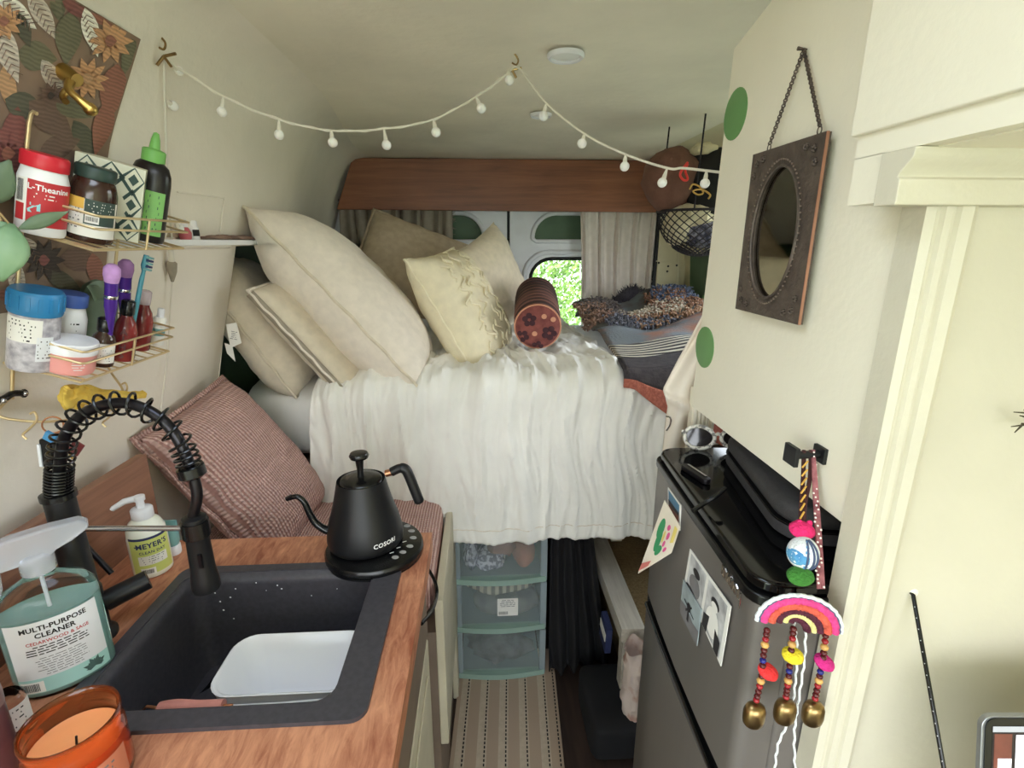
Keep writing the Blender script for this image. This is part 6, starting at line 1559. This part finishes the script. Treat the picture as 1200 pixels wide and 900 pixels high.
# braided strap: two dark tapes and yellow diagonal wraps
for x0, x1 in ((942, 938), (950, 942)):
    cord_([(x0, 528), (x0 - 1, 560), (x1 + 1, 590), (x1, 612)], .0026, 'strap', 'braid_dark')
for k in range(7):
    y = 542 + k * 10; MB().tube([O(940 - k * .4, y + 6, -.004), O(947 - k * .8, y - 2, -.004)], .0011, 5).build('strap_stitch', 'braid_yellow', t, world=True)
def disc(px, py, rx, rz, tilt, m_, nm, r2=None):
    c = O(px, py); b = MB().sphere((0, 0, 0), 1, 24, 9, (rx, rx * .8, rz))
    for p in b.v: p *= 1 + .05 * nz(p.x * 300, p.y * 300, p.z * 300)
    return b.xf(Matrix.Translation(c) @ Matrix.Rotation(tilt, 4, 'Y') @ Matrix.Rotation(.45, 4, 'X')).build(nm, m_, t, world=True, smooth=True)
disc(940, 621, .0148, .0062, .05, 'felt_pink', 'felt_disc'); disc(935, 613, .004, .006, .2, 'felt_pink', 'felt_leaf'); disc(948, 614, .004, .006, -.2, 'felt_pink', 'felt_leaf')
c = O(941, 648); R_ = .0165
bl = MB().sphere(c, R_, 24, 16, (1, 1, 1.12)).build('knitted_ball', 'wool_white', t, world=True, smooth=True)
MB().lathe([(R_ * .80, R_ * .62), (R_ * .5, R_ * .90), (.0001, R_ * 1.03)], 24, Matrix.Translation(c) @ axes((0, 0, 1), (-1, -.55, 0)).to_4x4(), cap=False).build('blue_patch', 'ball_blue', bl, world=True, smooth=True)
fwd = Vector((-.25, -1, 0)).normalized()
for th in (-.30, .12, .42):
    pts = []
    for k in range(15):
        a = math.radians(-78 + 156 * k / 14); d_ = Matrix.Rotation(th + .25, 3, 'Z') @ fwd
        pts.append(c + d_ * R_ * 1.03 * math.cos(a) + Vector((0, 0, R_ * 1.14 * math.sin(a))))
    MB().tube(pts, .0012, 5).build('ball_stripe', 'wool_slate', bl, world=True, smooth=True)
for k in range(8):
    a = math.radians(-62 + 18 * k); d_ = Matrix.Rotation(-.22, 3, 'Z') @ fwd; d2 = Matrix.Rotation(.12, 3, 'Z') @ fwd; q = c + d_ * R_ * 1.02 * math.cos(a) + Vector((0, 0, R_ * 1.13 * math.sin(a)))
    e = c + d2 * R_ * 1.03 * math.cos(a) + Vector((0, 0, R_ * 1.13 * math.sin(a)))
    MB().add([q + Vector((0, 0, .0026)), e, q - Vector((0, 0, .0026))], [(0, 1, 2)]).build('ball_zigzag', 'ball_blue', bl, world=True)
disc(938, 675, .0148, .0058, -.12, 'felt_green', 'felt_leaf')
# rainbow arch
RC = O(937, 728); ux = Vector((1, -.12, 0)).normalized()
def archpt(r_, a, dy=0): return RC + ux * (r_ * math.cos(a) * .98) + Vector((0, dy, r_ * math.sin(a) * .82 - .006 - .006 * math.cos(a)))
for r_, th, m_, nm in ((.0475, .0024, 'wool_white', 'white_edge'), (.0450, .0022, 'wool_slate', 'slate_edge'), (.0400, .0048, 'wool_hotpink', 'pink_band'), (.0318, .0052, 'wool_orange', 'orange_band'), (.0235, .0046, 'wool_plum', 'plum_band'), (.0165, .0038, 'wool_cream', 'cream_band'), (.0100, .0042, 'wool_plum', 'plum_core')):
    a0, a1 = math.radians(-2), math.radians(182)
    pts = [archpt(r_ * (1 + .012 * math.sin(k * 2.2)), a0 + (a1 - a0) * k / 40) for k in range(41)]
    MB().tube(pts, [th * (1 + .08 * math.sin(k * 2.9)) for k in range(41)], 9).build(nm, m_, t, world=True, smooth=True)
# bead strands with bells
for (pts, fel, fm, bell, seq) in (([(899, 737), (895, 765), (892, 795), (886, 822)], (900, 787), 'felt_red', (884, 836), 0), ([(930, 735), (927, 765), (924, 795), (921, 818)], (929, 768), 'felt_yellow', (920, 832), 1), ([(968, 738), (965, 768), (960, 795), (955, 820)], (966, 776), 'felt_magenta', (953, 834), 2)):
    path = bez([O(*q) for q in pts], 8); MB().tube(path, .0008, 5).build('strand', 'braid_dark', t, world=True)
    tot = sum((b_ - a_).length for a_, b_ in zip(path, path[1:])); nb = int(tot / .0062); pat = ['bead_maroon', 'bead_maroon', 'bead_red', 'bead_tan', 'bead_maroon', 'bead_maroon', 'bead_blue', 'bead_maroon', 'bead_blue', 'bead_maroon', 'bead_tan', 'bead_red', 'bead_maroon', 'bead_maroon', 'bead_red']
    for k in range(nb):
        f = (k + .5) / nb * (len(path) - 1); i = int(f); p = path[i].lerp(path[min(i + 1, len(path) - 1)], f - i)
        m_ = pat[k % len(pat)]; MB().sphere(p, .0046 if m_ == 'bead_tan' else .0038, 10, 7, (1, 1, .85)).build('bead', m_, t, world=True, smooth=True)
    disc(fel[0], fel[1], .0128, .0058, .35 if seq != 1 else .12, fm, 'felt_disc')
    c = O(*bell)
    MB().lathe([(.0001, .0135), (.005, .0135), (.0105, .010), (.0125, .004), (.0128, -.006), (.0118, -.0125), (.0100, -.0155), (.009, -.015), (.0105, -.006)], 26, Matrix.Translation(c), sx=1, sy=.8, cap=False).build('brass_bell', 'bell_brass', t, world=True, smooth=True)
# wool tails
for pts in ([(930, 728), (934, 760), (932, 800), (926, 840), (912, 872), (908, 905)], [(944, 728), (943, 770), (936, 820), (931, 860), (932, 905)]):
    pth = bez([O(*q, .006) for q in pts], 8); MB().tube([p + Vector((.001 * math.sin(i * 2.1), 0, 0)) for i, p in enumerate(pth)], .0014, 6).build('wool_tail', 'wool_white', t, world=True, smooth=True)
# ---- pearl strand necklace on the same hook
t = thing('pearl_thread_necklace', 'pink thread necklace sewn with small pearls hanging from the black hook', 'necklace', O(960, 690))
rr = random.Random(9)
for s_ in range(4):
    off = (s_ - 1.5) * 2.2
    MB().tube(bez([O(953 + off * .3, 527), O(956 + off * .7, 580), O(960 + off * .8, 640), O(962 + off * 1.1, 690)], 6), .0013, 5).build('thread', 'pink_thread', t, world=True, smooth=True)
for k in range(34):
    f = k / 33; py = 530 + 158 * f; px = 954 + 8 * f + rr.uniform(-4, 4) * (.5 + f); MB().sphere(O(px, py, -.003), .0013, 6, 5).build('pearl', 'pearl', t, world=True, smooth=True)
# ---- net hammock with clothes in the upper corner
mk('net_cord', (40, 36, 42), .8); mk('cream_cloth', (222, 212, 180), .9, var=.06, bump=.3, bscale=60); mk('navy_print', (62, 64, 84), .9, rgb2=(150, 150, 170), scale=60, lo=.4, hi=.6); mk('cap_black', (28, 26, 26), .9, var=.1); mk('gold_thread', (190, 150, 80), .6, var=0); mk('red_plastic', (226, 66, 60), .4, var=0)
YN = 1.9
def N_(px, py, dy=0): return P(px, py, y=YN + dy)
def cblob(nm, lb__, cat, px, py, s_, mat, seed, amp=.25, dy=0):
    o = blob(N_(px, py, dy), s_, seed, amp).build(nm, mat, smooth=True); return tag(o, lb__, cat, 'clothes in the corner net')
cblob('brown_hat', 'soft brown cloth hat stuffed in the corner net under the ceiling', 'hat', 786, 210, (.105, .10, .105), 'brown_cotton', 3, .18)
cp_ = N_(832, 215, -.03)
t = thing('baseball_hat', 'black cap with gold embroidery stuffed in the corner net', 'cap', cp_ - Vector((0, 0, .1)), None, 'clothes in the corner net')
blob(cp_, (.10, .09, .115), 5, .12).build('cap_crown', 'cap_black', t, world=True, smooth=True)
MB().tube(bez([P(*q, y=1.775) for q in ((808, 222), (812, 216), (820, 219), (824, 226), (818, 228), (812, 224), (822, 222), (832, 228), (830, 233))], 5), .003, 6).build('gold_embroidery', 'gold_thread', t, world=True, smooth=True)
MB().tube(bez([P(*q, y=1.79) for q in ((806, 190), (800, 198), (797, 205), (801, 211), (806, 210), (803, 200), (806, 192))], 5), .004, 6).build('red_loop', 'red_plastic', t, world=True, smooth=True)
cblob('pale_scarf', 'pale cream folded scarf at the top of the corner net', 'scarf', 826, 178, (.05, .05, .03), 'cream_cloth', 8, .3, -.02)
cblob('cream_scarf', 'cream scarf inside the black corner net', 'scarf', 815, 252, (.075, .07, .05), 'cream_cloth', 9, .35, -.02)
cblob('navy_scarf', 'navy printed scarf bulging at the bottom of the corner net', 'scarf', 826, 272, (.085, .09, .055), 'navy_print', 11, .3, 0)
cblob('white_shirt', 'white shirt pressed against the left of the corner net', 'shirt', 795, 262, (.05, .06, .075), 'cream_cloth', 13, .3, 0)
nc = N_(822, 245, 0)
t = thing('corner_net', 'black mesh net slung in the rear right ceiling corner', 'net', nc - Vector((0, 0, .17)))
def npt(a, b_):
    return nc + Vector((.155 * math.cos(a) * math.sin(b_), .14 * math.sin(a) * math.sin(b_), -.165 * math.cos(b_) + .0))
for s_ in (1, -1):
    for k in range(26):
        a0 = 2 * math.pi * k / 26
        MB().tube([npt(a0 + s_ * j * .16, .12 + 1.40 * j / 12) for j in range(13)], .0020, 4).build('net_cord', 'net_cord', t, world=True)
MB().tube([npt(2 * math.pi * k / 24, 1.52) for k in range(24)], .005, 6, closed=True).build('net_rim', 'net_cord', t, world=True, smooth=True)
for a in (2.5, 4.2, .6): MB().tube([npt(a, 1.52), npt(a, 1.52) * 1.0 + Vector((.03, .05, 1.9 - npt(a, 1.52).z))], .003, 5).build('hanging_cord', 'net_cord', t, world=True)
# ---- hanging cream cloth beside the cabinet
mk('drape_cotton', (230, 220, 208), .9, var=.04, bump=.25, bscale=300, bdist=.001)
lf = [(828, 362), (812, 392), (795, 422), (777, 456), (783, 476), (780, 498), (777, 530)]
rt = [(850, 362), (850, 392), (850, 422), (846, 456), (842, 476), (836, 498), (830, 530)]
def dr(u, v):
    i = v * (len(lf) - 1); k = min(int(i), len(lf) - 2); f = i - k
    a = Vector(lf[k]).lerp(Vector(lf[k + 1]), f); c_ = Vector(rt[k]).lerp(Vector(rt[k + 1]), f); q = a.lerp(c_, u)
    return P(q.x, q.y, y=1.03 + .018 * math.sin(u * 9 + v * 3) - .02 * math.exp(-((v - .58 - .25 * u) / .05) ** 2))
t = thing('hanging_cotton_bag', 'off-white cotton cloth hanging beside the far end of the cabinet', 'cloth', P(800, 530, y=1.03))
MB().grid(dr, 24, 48).build('draped_cloth', 'drape_cotton', t, world=True, smooth=True, solid=.004)
hq = P(782, 494, y=1.0)
MB().tube(bez([hq + Vector((-.004, 0, .012)), hq + Vector((.004, -.006, .01)), hq + Vector((.004, -.006, -.006)), hq + Vector((0, 0, -.02))], 5), .002, 6).build('metal_clip', 'steel', t, world=True, smooth=True)
# fluted post behind the cloth
q = P(823, 490, y=.985)
b = MB()
for k in range(5): b.rbox(q.x - .018 + .009 * k, q.x - .0105 + .009 * k, .985, .998, 0, 1.20, .003, 3)
b.bx(q.x - .02, q.x + .03, .992, 1.01, 0, 1.20)
struct(b.build('trim_6', 'cream_gloss'))
# ---- cord on the partition wall
mk('cord_fleck', (200, 200, 200), .7, var=0)
c0 = P(1070, 697, y=YW - .003); c1 = P(1106, 900, y=.385); c2 = c1 + (c1 - c0) * .5
t = thing('black_flecked_cord', 'thin black cord with light flecks coming out of the partition wall', 'cord', c2)
MB().tube([c0 + Vector((0, .01, 0)), c0, c0.lerp(c2, .5), c2], .0022, 8).build('cord', 'satin_black', t, world=True, smooth=True)
for k in range(1, 22): p = c0.lerp(c2, k / 22); MB().tube([p + Vector((-.0018, -.0014, 0)), p + Vector((-.0006, -.0022, -.003))], .0006, 4).build('fleck', 'cord_fleck', t, world=True)
MB().lathe([(.0055, 0), (.004, .0015), (.0022, .002)], 12, Matrix.Translation(P(1071, 695, y=YW)) @ Matrix.Rotation(math.pi / 2, 4, 'X')).build('grommet', 'cream_wall', t, world=True, smooth=True)
# ---- laptop at the lower right
mk('laptop_alu', (150, 152, 156), .35, metal=.8, var=0); mk('screen_black', (8, 8, 9), .15, var=0); mk('screen_brown', (92, 50, 40), .4, var=.3, scale=30, emit=.35); mk('screen_white', (226, 224, 230), .4, var=0, emit=.6); mk('screen_dark', (30, 22, 24), .4, var=0, emit=.2); mk('screen_grey', (150, 152, 158), .4, var=0, emit=.3)
tl = P(1151, 839, y=.385); LW, LH = .305, .205; tiltv = Vector((0, -.22, -1)).normalized()
lx_ = Vector((1, -.06, 0)).normalized()
t = thing('laptop', 'open silver laptop with a lit black-bezelled screen by the partition wall', 'laptop', tl + tiltv * LH + lx_ * LW / 2)
nrm = lx_.cross(-tiltv).normalized(); nrm = nrm if nrm.y < 0 else -nrm
LM = Matrix((lx_, tiltv * -1, nrm)).transposed().to_4x4(); LM.translation = tl
pl_ = lambda x0, x1, y0, y1, z0, z1, r_=.012: MB().rbox(x0, x1, y0, y1, z0, z1, r_, 5).xf(LM)
pl_(0, LW, -LH, 0, -.006, 0).build('screen_lid', 'laptop_alu', t, world=True, bevel=.001)
pl_(.003, LW - .003, -LH + .003, -.002, .0, .0012, .010).build('bezel', 'screen_black', t, world=True)
fl = lambda x0, x1, y0, y1, z, nm, m_: MB().add([LM @ Vector(q) for q in ((x0, y0, z), (x1, y0, z), (x1, y1, z), (x0, y1, z))], [(0, 1, 2, 3)]).build(nm, m_, t, world=True)
fl(.010, LW - .010, -LH + .012, -.010, .0014, 'display', 'screen_dark'); fl(.010, LW - .01, -.016, -.010, .0016, 'menu_bar', 'screen_grey')
fl(.012, .030, -.09, -.018, .0016, 'photo_tile', 'screen_brown'); fl(.034, .20, -.12, -.019, .0016, 'document_window', 'screen_white'); fl(.016, .030, -.058, -.044, .0018, 'file_icon', 'screen_white')
textlines(4, .03, .006, .3, 70).xf(LM @ Matrix.Translation((.06, -.036, .0019))).build('screen_print', 'ink_grey', t, world=True)
bz = (tl + tiltv * LH).z
b = MB().rbox(0, LW, -.21, 0, -.012, 0, .012, 5).xf(Matrix.Translation(tl + tiltv * LH) @ Matrix.Rotation(-.06, 4, 'Z')); b.build('keyboard_base', 'laptop_alu', t, world=True)
sp0 = tl + tiltv * LH
t = thing('folding_desk', 'small cream folding desk board under the laptop', 'desk', (sp0.x + .2, .3, bz - .032))
MB().bx(sp0.x - .02, 1.1, .06, YW - .001, bz - .032, bz - .0125).build('desk_board', 'cream_gloss', t, world=True, bevel=.003)
for x in (sp0.x + .05, sp0.x + .35): MB().poly([(x, YW - .001, bz - .032), (x, YW - .001, bz - .2), (x, .2, bz - .032)], .018, (1, 0, 0)).build('bracket', 'cream_gloss', t, world=True)
# ---- dried sprig at the frame edge
mk('dry_sprig', (74, 66, 50), .9)
t = thing('dried_sprig', 'dark dried pine-like sprig on the partition wall', 'sprig', P(1230, 520, y=.455))
st = [P(1240, 515, y=.455), P(1215, 498, y=.455), P(1198, 497, y=.455)]
MB().tube(st, .0016, 6).build('stem', 'dry_sprig', t, world=True)
for a_, b__ in (((1202, 484), (1188, 483)), ((1202, 489), (1195, 487)), ((1200, 498), (1185, 500)), ((1197, 499), (1189, 507)), ((1206, 492), (1200, 480)), ((1210, 497), (1205, 508)), ((1215, 498), (1202, 484)), ((1220, 500), (1202, 489))):
    MB().tube([P(*a_, y=.455), P(*b__, y=.455)], [.0011, .0005], 5).build('needle', 'dry_sprig', t, world=True)
